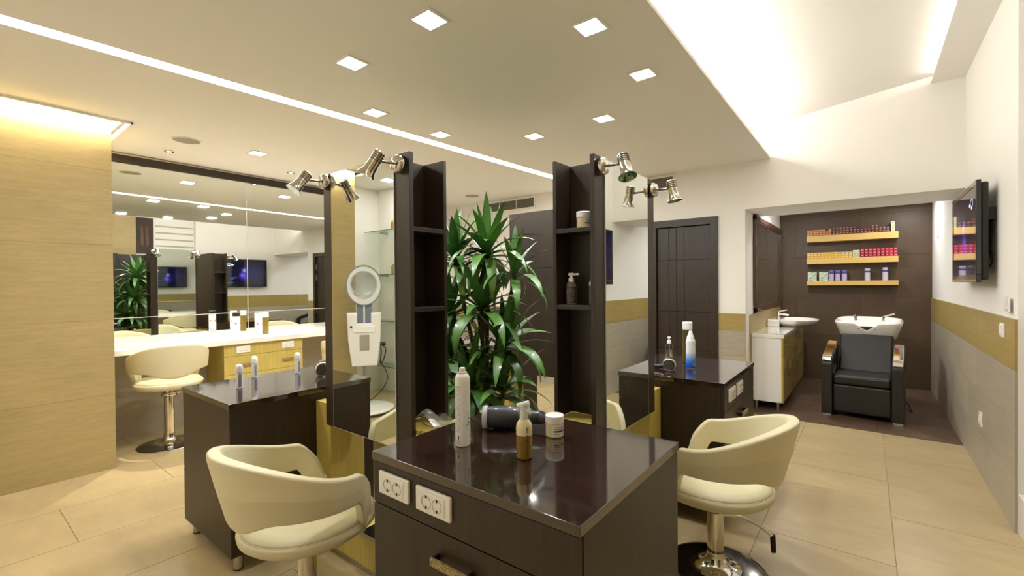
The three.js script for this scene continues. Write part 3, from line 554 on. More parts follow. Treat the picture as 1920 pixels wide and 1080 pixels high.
// ---------------------------------------------------------------- plant in the middle of the island
{
  const t = thing('dracaena_plant', 'tall green dracaena with arching strap leaves in the middle of the island', 'plant', [-0.06, 0, -0.05]); local();
  mesh(t, 'pot', lathe([[0, 0.0], [0.17, 0.0], [0.18, 0.02], [0.21, 0.40], [0.225, 0.42], [0.225, 0.44], [0.2, 0.44], [0.198, 0.40], [0, 0.40]], 48), M.pot);
  mesh(t, 'soil', lathe([[0, 0.412], [0.1, 0.41], [0.197, 0.402]], 32), M.soil);
  // strap leaves: base at the origin, growing along +z and arching down by "bend"
  function leafGeo(bend, twist) {
    const N = 9, pos = [], uv = [], idx = []; let y = 0, z = 0, ang = 0;
    for (let i = 0; i <= N; i++) {
      const f = i / N, w = 0.5 * Math.pow(Math.sin(Math.PI * Math.min(1, 0.12 + f * 0.88)), 0.75) * (1 - 0.25 * f);
      const tw = twist * f, fold = 0.22;
      for (const k of [-1, 0, 1]) { pos.push(k * w * Math.cos(tw) * 0.13, y + (Math.abs(k) * fold - k * Math.sin(tw)) * w * 0.13, z); uv.push(0.5 + k * 0.5, f); }
      ang = bend * Math.pow(f, 1.3); y -= Math.sin(ang) / N; z += Math.cos(ang) / N;
    }
    for (let i = 0; i < N; i++) for (const k of [0, 1]) { const a = i * 3 + k; idx.push(a, a + 3, a + 1, a + 1, a + 3, a + 4); }
    const g = new THREE.BufferGeometry(); g.setAttribute('position', new THREE.Float32BufferAttribute(pos, 3)); g.setAttribute('uv', new THREE.Float32BufferAttribute(uv, 2)); g.setIndex(idx); g.computeVertexNormals(); return g;
  }
  const G = [0.15, 0.5, 0.95, 1.5, 2.0].map((b, i) => [leafGeo(b, 0.25), leafGeo(b * 1.15, -0.4)]);
  // heads: x, y, n (local), size, leaves
  const heads = [[0.06, 1.55, -0.04, 1.0, 38], [-0.15, 1.52, -0.10, 1.0, 36], [0.22, 1.42, 0.02, 0.85, 20], [0.10, 1.22, -0.14, 1.0, 32], [-0.16, 1.18, -0.14, 1.0, 32], [0.20, 1.0, -0.06, 1.0, 32], [-0.13, 0.92, -0.18, 1.0, 34], [0.08, 0.78, -0.22, 1.0, 32], [0.22, 0.74, -0.10, 1.0, 24], [-0.2, 0.7, -0.06, 0.95, 18]];
  const roots = [[0.04, -0.03], [-0.07, 0.05], [0.05, -0.08], [-0.06, 0.06], [0.09, 0.0], [-0.08, -0.05], [0.03, -0.1], [0, 0.08], [0.08, -0.02], [-0.1, 0]];
  const hi = new THREE.Vector3(), q = new THREE.Quaternion(), e = new THREE.Euler();
  heads.forEach(([hx, hy, hn, s, cnt], h) => {
    const [rx, rn] = roots[h];
    mesh(t, 'cane', tube([[rx, 0.40, -rn], [lerp(rx, hx, 0.3), lerp(0.4, hy, 0.5), -lerp(rn, hn, 0.3)], [hx, hy, -hn], [hx, hy + 0.06, -hn]], 0.013, 20, 8), M.cane);
    for (let i = 0; i < cnt; i++) {
      const f = (i + 0.5) / cnt, az = i * 2.39996 + rr(-0.25, 0.25) + h, lift = lerp(-0.15, 1.42, Math.pow(f, 1.15)) + rr(-0.08, 0.08);
      const bi = f > 0.85 ? 0 : f > 0.62 ? 1 : f > 0.38 ? 2 : f > 0.16 ? 3 : 4;
      const L = lerp(0.33, 0.27, f) * s * rr(0.88, 1.12), m = new THREE.Mesh(G[bi][i % 2], [M.leaf, M.leafDark, M.leafLight][Math.floor(hash(i, h, 17) * 3)]);
      m.name = 'leaf'; m.castShadow = m.receiveShadow = true;
      e.set(-lift, az, 0, 'YXZ'); m.quaternion.setFromEuler(e); m.scale.setScalar(L * 1.15); m.scale.x *= rr(1.2, 1.6);
      m.position.set(hx + Math.sin(az) * 0.012, hy + 0.07 * f, -hn + Math.cos(az) * 0.012); t.add(m);
    }
  });
}

// ---------------------------------------------------------------- bottles and tools
const labelMat = (w, h, draw, extra = {}) => std({ map: canvasTex(w, h, draw), transparent: true, roughness: 0.4, ...extra });
function wrap(r, y0, y1, arc, mid, seg = 24) { const g = new THREE.CylinderGeometry(r, r, y1 - y0, seg, 1, true, mid - arc / 2, arc); g.translate(0, (y0 + y1) / 2, 0); return g; }
{ // tall white spray can
  const x = 0.697, n = -1.03, t = thing('spray_can', 'tall white hairspray can standing on the dark counter', 'spray can', [x, HC, n]); local();
  mesh(t, 'can', lathe([[0, 0], [0.024, 0], [0.0265, 0.004], [0.0265, 0.228], [0.0255, 0.24], [0.021, 0.250], [0.0135, 0.255]], 48), M.bottleWhite);
  mesh(t, 'rim', lathe([[0.0125, 0.253], [0.0165, 0.254], [0.0165, 0.258], [0.011, 0.2595]], 32), M.greyPlastic);
  mesh(t, 'nozzle', [lathe([[0.011, 0.258], [0.0105, 0.272], [0.008, 0.274], [0, 0.274]], 24)], M.bottleWhite); mesh(t, 'spray_hole', rod([0.0, 0.267, 0.0095], [0.0, 0.267, 0.011], 0.0018, 8), M.black);
  mesh(t, 'printed_label', wrap(0.02675, 0.006, 0.225, 2.6, 0.75), labelMat(512, 700, (c, w, h) => {
    c.clearRect(0, 0, w, h); c.fillStyle = 'rgba(150,150,155,0.55)'; for (let y = 40; y < 560; y += 13) for (let k = 0, xx = 20; xx < 190; k++) { const l = 8 + hash(y, k, 3) * 26; c.fillRect(xx, y, l, 5); xx += l + 6; }
    c.fillStyle = '#b06a1a'; c.fillRect(120, 590, 42, 42); c.fillStyle = '#2a1a10'; c.fillRect(131, 600, 20, 22); c.fillStyle = 'rgba(120,120,120,0.7)'; for (let y = 645; y < 690; y += 10) c.fillRect(60, y, 130, 4);
    c.strokeStyle = '#2c7fb8'; c.lineWidth = 16; c.beginPath(); c.arc(440, 430, 26, 0.6, 5.6); c.stroke(); c.fillStyle = '#7aa8c4'; c.fillRect(350, 470, 110, 8); c.fillRect(430, 330, 10, 34);
  }));
}
{ // amber spray bottle
  const x = 0.941, n = -0.996, t = thing('spray_bottle', 'amber and cream spray bottle with clear cap on the dark counter', 'bottle', [x, HC, n]); local();
  mesh(t, 'liquid_body', lathe([[0, 0], [0.021, 0], [0.0255, 0.004], [0.0265, 0.02], [0.0265, 0.078]], 44), phy({ color: 0x8b6a1c, roughness: 0.2, clearcoat: 0.6 }), 'amber lower half');
  mesh(t, 'upper_body', lathe([[0.0265, 0.078], [0.0265, 0.1], [0.024, 0.114], [0.016, 0.125], [0.0125, 0.128]], 44), phy({ color: 0xe9dcae, roughness: 0.25, clearcoat: 0.5 }));
  mesh(t, 'neck', cyl(0.0135, 0.0135, 0.126, 0.152, 0, 0, 28), M.bottleWhite);
  mesh(t, 'trigger_head', [rod([0, 0.15, 0], [-0.006, 0.174, 0.004], 0.011, 20), rod([-0.018, 0.168, 0.012], [0.016, 0.18, -0.008], 0.0085, 18), rod([0.012, 0.176, -0.006], [0.02, 0.145, -0.006], 0.004, 10)], M.bottleWhite);
  mesh(t, 'clear_cap', lathe([[0.019, 0.128], [0.0185, 0.17], [0.014, 0.186], [0, 0.188]], 28), M.clear);
  mesh(t, 'lettering', wrap(0.02675, 0.008, 0.112, 1.5, 1.0), labelMat(256, 512, (c, w, h) => { c.clearRect(0, 0, w, h); c.save(); c.translate(128, 490); c.rotate(-Math.PI / 2); c.fillStyle = '#2a2118'; c.font = 'bold 84px sans-serif'; c.fillText('keratolution', 0, 28, 470); c.restore(); c.fillStyle = '#2a2118'; for (let y = 20; y < 480; y += 22) c.fillRect(186, y, 8, 12); }));
}
function jar(at, label, turn = 0) {
  const t = thing('cream_jar', label, 'jar', at, undefined, turn); local();
  mesh(t, 'jar_body', lathe([[0, 0], [0.029, 0], [0.0325, 0.004], [0.0325, 0.05], [0.031, 0.053]], 44), phy({ color: 0xe3d3a0, roughness: 0.3, clearcoat: 0.4 }));
  mesh(t, 'lid', lathe([[0.033, 0.052], [0.0345, 0.053], [0.0345, 0.076], [0.033, 0.08], [0, 0.0805]], 44), M.bottleWhite);
  mesh(t, 'paper_label', wrap(0.0327, 0.006, 0.048, 3.6, 0.6, 32), labelMat(512, 128, (c, w, h) => { c.fillStyle = '#ece6d6'; c.fillRect(200, 0, 312, h); c.fillStyle = '#54504a'; for (let i = 0; i < 9; i++) c.fillRect(258 + i * 22, 22, 14, 10); c.fillStyle = '#28222a'; c.fillRect(240, 62, 230, 16); for (let i = 0; i < 7; i++) c.fillRect(258 + i * 26, 42, 18, 10); c.fillStyle = '#3a3440'; c.fillRect(10, 30, 60, 8); c.fillRect(10, 56, 40, 10); c.fillStyle = '#8a8478'; c.fillRect(250, 96, 200, 6); }));
  return t;
}
jar([0.905, HC, -0.757], 'cream jar with white lid and paper label on the dark counter');
jar([0.775, 1.6552, -0.29], 'cream jar with white lid on the upper shelf of the dark column', 0.2);
function dryer(at, turn, label, hs, lightCap) {
  const t = thing('hair_dryer', label, 'hair dryer', at, undefined, turn); local();
  // body axis along +x, intake grille at -x
  const body = lathe([[0, -0.098], [0.034, -0.098], [0.041, -0.09], [0.046, -0.06], [0.046, -0.02], [0.041, 0.02], [0.031, 0.055], [0.0265, 0.075], [0.0265, 0.115], [0.022, 0.116]], 40); body.rotateZ(-Math.PI / 2); body.translate(0, 0.047, 0);
  mesh(t, 'housing', body, M.dryer);
  const cap = lathe([[0.036, -0.112], [0.043, -0.112], [0.0455, -0.104], [0.0455, -0.092], [0.036, -0.092]], 40); cap.rotateZ(-Math.PI / 2); cap.translate(0, 0.047, 0); mesh(t, 'intake_ring', cap, lightCap ? M.greyPlastic : M.chrome, 'pale ring round the air intake');
  const gr = []; for (let i = -4; i <= 4; i++) { const k = Math.sqrt(Math.max(0, 0.036 ** 2 - (i * 0.008) ** 2)); gr.push(rod([-0.112, 0.047 + i * 0.008, -k], [-0.112, 0.047 + i * 0.008, k], 0.0014, 6), rod([-0.1125, 0.047 - k, i * 0.008], [-0.1125, 0.047 + k, i * 0.008], 0.0014, 6)); }
  mesh(t, 'intake_grille', gr, M.darkChrome);
  const noz = lathe([[0.0265, 0.112], [0.024, 0.124], [0.013, 0.15]], 32); noz.rotateZ(-Math.PI / 2); noz.scale(1, 1, 1.5); noz.translate(0, 0.047, 0); mesh(t, 'nozzle', noz, M.dryer);
  mesh(t, 'handle', tube([[-0.02, 0.03, hs * 0.02], [-0.015, 0.02, hs * 0.07], [0.0, 0.018, hs * 0.13], [0.01, 0.018, hs * 0.165]], 0.0165, 20, 14), M.dryer);
  return t;
}
dryer([0.725, HC, -0.79], 0.6, 'dark grey hair dryer lying on the counter in front of the plant', -1, true).scale.setScalar(0.98);
dryer([-0.93, HC, -0.635], 2.63, 'dark hair dryer with round grille on the white bottle counter', 1, false);
dryer([0.80, HC, 0.80], 1.9, 'dark hair dryer with chrome grille on the blue hairspray counter', -1, false).scale.setScalar(0.9);
// three small white bottles
{
  const build = (at, label, turn) => {
    const t = thing('small_bottle', label, 'bottle', at, 'three small white bottles on the dark counter', turn); local();
    mesh(t, 'bottle_body', lathe([[0, 0], [0.015, 0], [0.0175, 0.003], [0.0175, 0.085], [0.016, 0.09]], 32), M.bottleWhite);
    mesh(t, 'cap', lathe([[0.0175, 0.09], [0.019, 0.091], [0.019, 0.115], [0.016, 0.128], [0.008, 0.135], [0, 0.136]], 32), M.plastic);
    mesh(t, 'printed_label', wrap(0.0177, 0.006, 0.084, 2.6, 1.15), labelMat(128, 256, (c, w, h) => { c.fillStyle = 'rgba(170,176,190,0.6)'; c.fillRect(50, 10, 60, 236); c.fillStyle = '#6b7080'; for (let y = 24; y < 236; y += 12) c.fillRect(58, y, 20 + hash(y, 1, 5) * 26, 5); }));
    return t;
  };
  const b = build([-0.928, HC, -1.127], 'small white round-capped bottle at the corner of the dark counter');
  copy(b, [-1.172, HC, -0.947], 0.3, 'small white round-capped bottle in the middle of the dark counter');
  copy(b, [-1.085, HC, -0.72], 0.5, 'small white round-capped bottle beside the dark hair dryer');
}
{ // blue and white hairspray, olive can, clear pump bottle
  let t = thing('hairspray_can', 'white and blue hairspray can with pointed cap', 'spray can', [0.902, HC, 0.914]); local();
  mesh(t, 'can', lathe([[0, 0], [0.027, 0], [0.0292, 0.004], [0.0292, 0.175], [0.028, 0.186], [0.024, 0.192]], 44), M.bottleWhite);
  mesh(t, 'printed_sleeve', wrap(0.0296, 0.004, 0.178, Math.PI * 2, 0, 44), std({ map: canvasTex(512, 512, (c, w, h) => { const g = c.createLinearGradient(0, h, 0, h * 0.4); g.addColorStop(0, '#1540b0'); g.addColorStop(0.35, '#3a76d8'); g.addColorStop(1, '#eef0f4'); c.fillStyle = '#eef0f4'; c.fillRect(0, 0, w, h); c.fillStyle = g; c.fillRect(0, h * 0.4, w, h * 0.6); for (const o of [0, 256]) { c.fillStyle = '#c2521c'; c.beginPath(); c.moveTo(120 + o, 60); c.lineTo(190 + o, 60); c.lineTo(165 + o, 190); c.fill(); c.fillStyle = '#27357a'; c.fillRect(150 + o, 240, 26, 10); c.fillRect(150 + o, 262, 26, 30); c.fillStyle = '#f2f4ff'; c.fillRect(70 + o, 420, 34, 60); c.fillStyle = '#2a54b8'; c.fillRect(78 + o, 430, 18, 38); c.fillStyle = '#f2f4ff'; c.fillRect(120 + o, 460, 12, 20); c.fillRect(140 + o, 460, 12, 20); } }), roughness: 0.3 }));
  mesh(t, 'cap', lathe([[0.024, 0.19], [0.0235, 0.205], [0.016, 0.222], [0.0105, 0.243], [0.008, 0.247], [0, 0.248]], 36), M.plastic);
  t = thing('olive_can', 'olive green can with white cap behind the blue hairspray', 'spray can', [0.823, HC, 1.108]); local();
  mesh(t, 'can', lathe([[0, 0], [0.03, 0], [0.0325, 0.004], [0.0325, 0.232], [0.031, 0.236]], 44), M.olive); mesh(t, 'cap', lathe([[0.0325, 0.236], [0.034, 0.237], [0.034, 0.285], [0.031, 0.289], [0, 0.29]], 44), M.plastic);
  t = thing('clear_bottle', 'small clear bottle with white pump on the dark counter', 'bottle', [0.657, HC, 1.217]); local();
  mesh(t, 'bottle_body', lathe([[0, 0], [0.023, 0], [0.025, 0.003], [0.025, 0.098], [0.02, 0.11], [0.013, 0.114]], 36), M.clear); mesh(t, 'liquid', lathe([[0, 0.003], [0.0215, 0.003], [0.0225, 0.006], [0.0225, 0.07], [0, 0.07]], 36), phy({ color: 0xd8d4cf, transmission: 1, thickness: 0.02, roughness: 0.05, ior: 1.33 }));
  mesh(t, 'pump', [lathe([[0.0145, 0.112], [0.0145, 0.135], [0.008, 0.137], [0.008, 0.15], [0.012, 0.151], [0.012, 0.162], [0, 0.163]], 28), rod([0, 0.01, 0], [0, 0.112, 0], 0.0025, 8)], M.plastic);
}
{ // bottles on the lower shelf of the near right column
  let t = thing('pump_bottle', 'clear pump bottle with dark label on the column shelf', 'bottle', [0.715, 1.3004, -0.305]); local();
  mesh(t, 'bottle_body', lathe([[0, 0], [0.024, 0], [0.026, 0.003], [0.026, 0.086], [0.02, 0.104], [0.0115, 0.109]], 36), phy({ color: 0xd6d2c6, transmission: 0.75, thickness: 0, roughness: 0.1 }));
  mesh(t, 'dark_label', wrap(0.0264, 0.008, 0.085, 2.9, 0.8, 28), std({ map: canvasTex(128, 128, (c, w, h) => { c.fillStyle = '#2b241f'; c.fillRect(0, 0, w, h); c.fillStyle = '#9b948a'; for (let x = 12; x < 120; x += 14) for (let y = 8; y < 118; y += 9) c.fillRect(x, y, 3 + hash(x, y, 9) * 4, 6); c.fillStyle = '#c07a4a'; c.fillRect(14, 20, 8, 40); }), roughness: 0.5 }));
  mesh(t, 'pump', [lathe([[0.0135, 0.107], [0.0135, 0.125], [0.006, 0.127], [0.006, 0.145], [0, 0.146]], 24), rod([-0.002, 0.143, 0], [0.042, 0.143, 0.004], 0.005, 10), rod([-0.012, 0.143, 0], [0.01, 0.143, 0], 0.008, 12)], M.plastic);
  t = thing('clear_spray_bottle', 'slim clear spray bottle with white shoulder on the column shelf', 'bottle', [0.815, 1.3004, -0.27]); local();
  mesh(t, 'bottle_body', lathe([[0, 0], [0.02, 0], [0.022, 0.003], [0.022, 0.09]], 32), phy({ color: 0xb9b3a6, transmission: 0.7, thickness: 0, roughness: 0.12 })); mesh(t, 'shoulder', lathe([[0.022, 0.09], [0.022, 0.103], [0.015, 0.117], [0.01, 0.12]], 32), M.plastic);
  mesh(t, 'spray_head', [cyl(0.0095, 0.0085, 0.118, 0.142, 0, 0, 20), rod([-0.012, 0.148, 0], [0.01, 0.156, 0], 0.008, 14)], M.plastic); mesh(t, 'clear_cap', lathe([[0.013, 0.12], [0.013, 0.16], [0.01, 0.17], [0, 0.171]], 24), M.clear);
}
// cloudy plastic cape lying in the near left niche
{
  const t = thing('plastic_cape', 'crumpled clear plastic sheet lying on the yellow niche base', 'plastic sheet', [0.30, NF + 0.001, -0.78]); local();
  const g = new THREE.PlaneGeometry(0.17, 0.13, 14, 10); g.rotateX(-Math.PI / 2); const p = g.attributes.position; for (let i = 0; i < p.count; i++) { const x = p.getX(i), z = p.getZ(i); p.setY(i, 0.004 + 0.07 * Math.exp(-((x + 0.03) ** 2) / 0.003) * (0.6 + 0.4 * Math.sin(z * 40)) + 0.006 * Math.abs(Math.sin(x * 70 + z * 50))); } g.computeVertexNormals();
  mesh(t, 'sheet', g, phy({ color: 0xe9e6da, transmission: 0.85, thickness: 0, roughness: 0.25, side: THREE.DoubleSide })); t.children[0].name = 'folded_sheet';
  mesh(t, 'cord', tube([[-0.08, 0.004, 0.02], [-0.02, 0.006, 0.045], [0.04, 0.005, 0.03], [0.08, 0.004, 0.05]], 0.0018, 30, 6), M.cable);
}
single('power_cord', tube([[0.05, 0.70, 0.83], [0.035, 0.62, 0.84], [0.06, 0.5, 0.85], [0.05, 0.3, 0.84], [0.08, 0.198, 0.83]], 0.004, 40, 8), M.cable, 'black power cord hanging below the mirror by the spray can counter', 'cord', [0, 0, 0]);
// products on the long white worktop
{
  const WT = 0.8725;
  const prod = (at, label, h, r, bodyMat, capMat, ch) => { const t = thing('product_bottle', label, 'bottle', at); local(); mesh(t, 'bottle_body', lathe([[0, 0], [r - 0.002, 0], [r - 0.0003, 0.003], [r - 0.0003, h - 0.012], [r * 0.85, h - 0.003], [r * 0.6, h]], 36), bodyMat === M.gold ? bodyMat : M.bottleWhite); if (bodyMat !== M.gold) mesh(t, 'printed_sleeve', wrap(r, 0.004, h - 0.012, Math.PI * 2, 0, 36), bodyMat); mesh(t, 'cap', lathe([[r * 0.98, h - 0.012], [r * 1.03, h - 0.011], [r * 1.03, h + ch - 0.004], [r * 0.9, h + ch], [0, h + ch]], 36), capMat); return t; };
  const print = () => std({ map: canvasTex(256, 256, (c, w, h) => { c.fillStyle = '#f0efee'; c.fillRect(0, 0, w, h); for (let i = 0; i < 4; i++) { c.fillStyle = '#c84a2a'; c.save(); c.translate(40 + i * 64, 90); c.rotate(0.5); c.fillRect(-16, -5, 32, 10); c.rotate(1); c.fillRect(-14, -4, 28, 8); c.restore(); } c.strokeStyle = '#5066a8'; c.lineWidth = 5; for (let i = 0; i < 10; i++) { c.beginPath(); c.moveTo(i * 28, 256); c.lineTo(i * 28 + 50, 190); c.stroke(); } }), roughness: 0.35 });
  const pm = print();
  prod([-3.42, WT, -0.19], 'white printed bottle with black cap on the long worktop', 0.225, 0.035, pm, M.black, 0.028);
  prod([-3.42, WT, 0.03], 'white printed bottle with white cap beside the gold can', 0.195, 0.036, pm, M.plastic, 0.045);
  prod([-3.46, WT, 0.12], 'gold can with white cap on the long worktop', 0.195, 0.033, M.gold, M.plastic, 0.045);
}

// ---------------------------------------------------------------- steamer and glass shelves (in the reflection beside the pillar)
{
  const t = thing('hair_steamer', 'white hair steamer with clear round hood on a wheeled stand', 'hair steamer', [-2.56, 0, -2.60], undefined, 2.2); local();
  const hood = new THREE.Group(); hood.name = 'hood'; t.add(hood); hood.position.set(0, 1.40, 0.06); hood.rotation.x = 0.06;
  const sh = lathe([[0, -0.13], [0.07, -0.125], [0.13, -0.1], [0.165, -0.05], [0.178, 0.0]], 48); sh.rotateX(Math.PI / 2); sh.scale(1, 1.18, 1); mesh(hood, 'clear_dome', sh, phy({ color: 0xdfe2de, transmission: 0.6, thickness: 0, roughness: 0.2, side: THREE.DoubleSide }));
  const rg = new THREE.TorusGeometry(0.182, 0.007, 12, 64); rg.scale(1, 1.19, 1); mesh(hood, 'rim', rg, std({ color: 0x8d8f90, roughness: 0.4 })); const rg2 = new THREE.TorusGeometry(0.135, 0.006, 10, 56); rg2.translate(0, 0.02, 0.006); mesh(hood, 'inner_ring', rg2, M.greyPlastic);
  const ann = new THREE.RingGeometry(0.13, 0.182, 56); ann.scale(1, 1.18, 1); mesh(hood, 'hood_face', ann, phy({ color: 0xeaeae8, roughness: 0.3, side: THREE.DoubleSide }));
  mesh(t, 'neck', [B(-0.08, 0.08, 0.98, 1.2, -0.03, 0.03, 0.012)], std({ color: 0x7b8292, roughness: 0.35 }), 'blue-grey neck'); mesh(t, 'steam_pipe', rod([0, 0.96, 0.036], [0, 1.19, 0.036], 0.009, 12), M.plastic);
  const s = new THREE.Shape([[-0.165, 1.085], [-0.085, 1.085], [-0.085, 0.97], [0.085, 0.97], [0.085, 1.085], [0.165, 1.085], [0.155, 0.8], [0.12, 0.53], [-0.12, 0.53], [-0.155, 0.8]].map(p => new THREE.Vector2(...p)));
  const bg = new THREE.ExtrudeGeometry(s, { depth: 0.13, bevelEnabled: true, bevelSize: 0.014, bevelThickness: 0.014, bevelSegments: 3 }); bg.translate(0, 0, -0.075); mesh(t, 'body', bg, M.plastic);
  mesh(t, 'water_tank', B(-0.05, 0.05, 0.69, 0.86, -0.075, -0.06, 0.006), std({ color: 0xa9a391, roughness: 0.3 }), 'grey window of the water tank'); mesh(t, 'bracket', B(-0.115, 0.115, 0.885, 0.955, -0.078, -0.06, 0.006), M.ceiling); mesh(t, 'knob', rod([0.135, 0.95, 0.06], [0.135, 0.95, 0.082], 0.012, 14), M.black);
  mesh(t, 'pole', rod([0, 0.06, 0], [0, 0.53, 0], 0.022, 20), M.steel); mesh(t, 'base', lathe([[0, 0.09], [0.06, 0.085], [0.26, 0.06], [0.31, 0.05], [0.31, 0.03], [0, 0.03]], 40), M.plastic);
  for (let i = 0; i < 5; i++) { const a = i * 1.2566; mesh(t, 'castor', rod([Math.cos(a) * 0.2 - 0.012, 0.018, Math.sin(a) * 0.2], [Math.cos(a) * 0.2 + 0.012, 0.018, Math.sin(a) * 0.2], 0.018, 14), M.black); }
  mesh(t, 'power_cord', [tube([[-0.17, 0.77, 0.03], [-0.175, 0.65, 0.04], [-0.165, 0.53, 0.04], [-0.2, 0.58, 0.04], [-0.22, 0.7, 0.03], [-0.18, 0.74, 0.03]], 0.006, 40, 6), tube([[-0.17, 0.54, 0.04], [-0.22, 0.46, 0.05], [-0.24, 0.36, 0.05], [-0.16, 0.22, 0.04], [-0.04, 0.12, 0.03]], 0.005, 40, 6), rod([-0.18, 0.75, 0.02], [-0.225, 0.75, 0.02], 0.02, 12)], M.cable);
}
local();
struct('wall_niche', [B(LEFT, -3.40, 0, CEIL, SOUTH, -2.64, 0)], M.white);
for (const [i, y] of [0.365, 0.94, 1.53, 2.09].entries()) {
  const k = ['lowest glass shelf on the white wall behind the hair steamer', 'second lowest glass shelf on the white wall behind the hair steamer', 'glass shelf just above the hood of the hair steamer', 'topmost glass shelf, near the ceiling behind the hair steamer'][i];
  const t = thing('glass_shelf', k, 'shelf', [-2.9, y, SOUTH], 'glass shelves on the white wall');
  mesh(t, 'pane', B(-3.39, -2.3, y, y + 0.008, SOUTH + 0.001, SOUTH + 0.22, 0.001), M.glass); mesh(t, 'front_edge', B(-3.39, -2.3, y, y + 0.008, SOUTH + 0.22, SOUTH + 0.223, 0), std({ color: 0x2f372f, roughness: 0.3 }));
  for (const x of [-3.2, -2.5]) mesh(t, 'bracket', B(x - 0.01, x + 0.01, y - 0.02, y, SOUTH, SOUTH + 0.12, 0.002), M.steel);
  if (i >= 2) for (let j = 0; j < 3; j++) { single('shelf_bottle', lathe([[0, 0], [0.026, 0], [0.028, 0.003], [0.028, 0.1], [0.015, 0.115], [0.015, 0.13], [0, 0.131]], 24), j % 2 ? M.bottleWhite : M.gold, i === 2 ? 'small bottle on the glass shelf just above the steamer hood' : 'small bottle on the topmost glass shelf', 'bottle', [-2.95 + j * 0.13, y + 0.0082, SOUTH + 0.1], 'bottles on the glass shelves'); }
}

// ---------------------------------------------------------------- wash area
{
  const t = thing('basin_cabinet', 'white and olive wash cabinet on steel legs against the wash area wall', 'cabinet', [0.95, 0, 4.4]);
  const a = 3.43, b = 5.4, x0 = 0.812, x1 = 1.10;
  mesh(t, 'carcass', B(x0, x1, 0.095, 0.79, a, b, 0.002), M.whiteLam);
  const ns = [a, a + 0.66, a + 1.32, b];
  for (let i = 0; i < 3; i++) {
    const d = mesh(t, 'drawer', B(x1, x1 + 0.018, 0.60, 0.785, ns[i] + 0.003, ns[i + 1] - 0.003, 0.002), M.olivePaint ?? (M.olivePaint = phy({ color: 0xb39c45, roughness: 0.25, clearcoat: 0.6 })));
    mesh(d, 'handle', rod([x1 + 0.04 - O[0], 0.69, -((ns[i] + ns[i + 1]) / 2 - 0.07) + O[2]], [x1 + 0.04 - O[0], 0.69, -((ns[i] + ns[i + 1]) / 2 + 0.07) + O[2]], 0.006, 10), M.steel);
    for (const k of [0, 1]) { const p = lerp(ns[i], ns[i + 1], k * 0.5), q = lerp(ns[i], ns[i + 1], k * 0.5 + 0.5); const e = mesh(t, 'cabinet_door', B(x1, x1 + 0.018, 0.095, 0.597, p + 0.002, q - 0.002, 0.002), M.olivePaint); const hn = k ? p + 0.04 : q - 0.04; mesh(e, 'handle', rod([x1 + 0.04 - O[0], 0.42, -hn + O[2]], [x1 + 0.04 - O[0], 0.54, -hn + O[2]], 0.006, 10), M.steel); }
  }
  for (const n of [a + 0.05, (a + b) / 2, b - 0.05]) for (const x of [x0 + 0.04, x1 - 0.04]) mesh(t, 'leg', cyl(0.014, 0.014, 0, 0.095, x - O[0], -n + O[2], 16), M.steel);
  local();
  const w = single('wash_worktop', B(0.811, 1.125, 0.79, 0.83, 3.42, 5.42, 0.006), M.ceramic, 'white worktop on the olive wash cabinet', 'worktop', [0, 0, 0]);
  const s = thing('wash_basin', 'white ceramic wash basin overhanging the olive cabinet', 'basin', [0.99, 0.83, 4.72]); local();
  const bg = lathe([[0, 0.02], [0.1, 0.022], [0.2, 0.05], [0.25, 0.085], [0.262, 0.09], [0.268, 0.082], [0.25, 0.05], [0.19, 0.0], [0, -0.0]], 56); bg.scale(0.95, 1, 1.25); bg.translate(0.11, 0, 0); mesh(s, 'bowl', bg, M.ceramic); mesh(s, 'deck', B(-0.175, -0.04, 0.0, 0.088, -0.3, 0.3, 0.012), M.ceramic);
  const f = thing('basin_tap', 'chrome mixer tap on the wash basin', 'tap', [0.90, 0.918, 4.72]); local();
  mesh(f, 'tap_body', lathe([[0.026, 0], [0.022, 0.01], [0.019, 0.08], [0, 0.085]], 24), M.chrome); mesh(f, 'spout', rod([0, 0.06, 0], [0.12, 0.045, 0], 0.013, 16), M.chrome); mesh(f, 'lever', rod([0, 0.09, 0], [0.1, 0.115, 0], 0.009, 12), M.chrome);
  const m = thing('framed_mirror', 'wall mirror in a dark brown moulded frame in the wash area', 'mirror', [0.82, 1.04, 4.6]);
  const y0 = 1.045, y1 = 2.17, p = 3.6, q = 5.6, fw = 0.065;
  mesh(m, 'glass', B(0.803, 0.815, y0 + fw, y1 - fw, p + fw, q - fw, 0), M.mirror);
  mesh(m, 'frame', [B(0.802, 0.835, y0, y0 + fw, p, q, 0.012), B(0.802, 0.835, y1 - fw, y1, p, q, 0.012), B(0.802, 0.835, y0, y1, p, p + fw, 0.012), B(0.802, 0.835, y0, y1, q - fw, q, 0.012)], M.frameBrown);
  mesh(m, 'inner_bead', [B(0.815, 0.828, y0 + fw, y0 + fw + 0.014, p + fw, q - fw, 0.004), B(0.815, 0.828, y1 - fw - 0.014, y1 - fw, p + fw, q - fw, 0.004), B(0.815, 0.828, y0 + fw, y1 - fw, p + fw, p + fw + 0.014, 0.004), B(0.815, 0.828, y0 + fw, y1 - fw, q - fw - 0.014, q - fw, 0.004)], M.frameBrown);
}
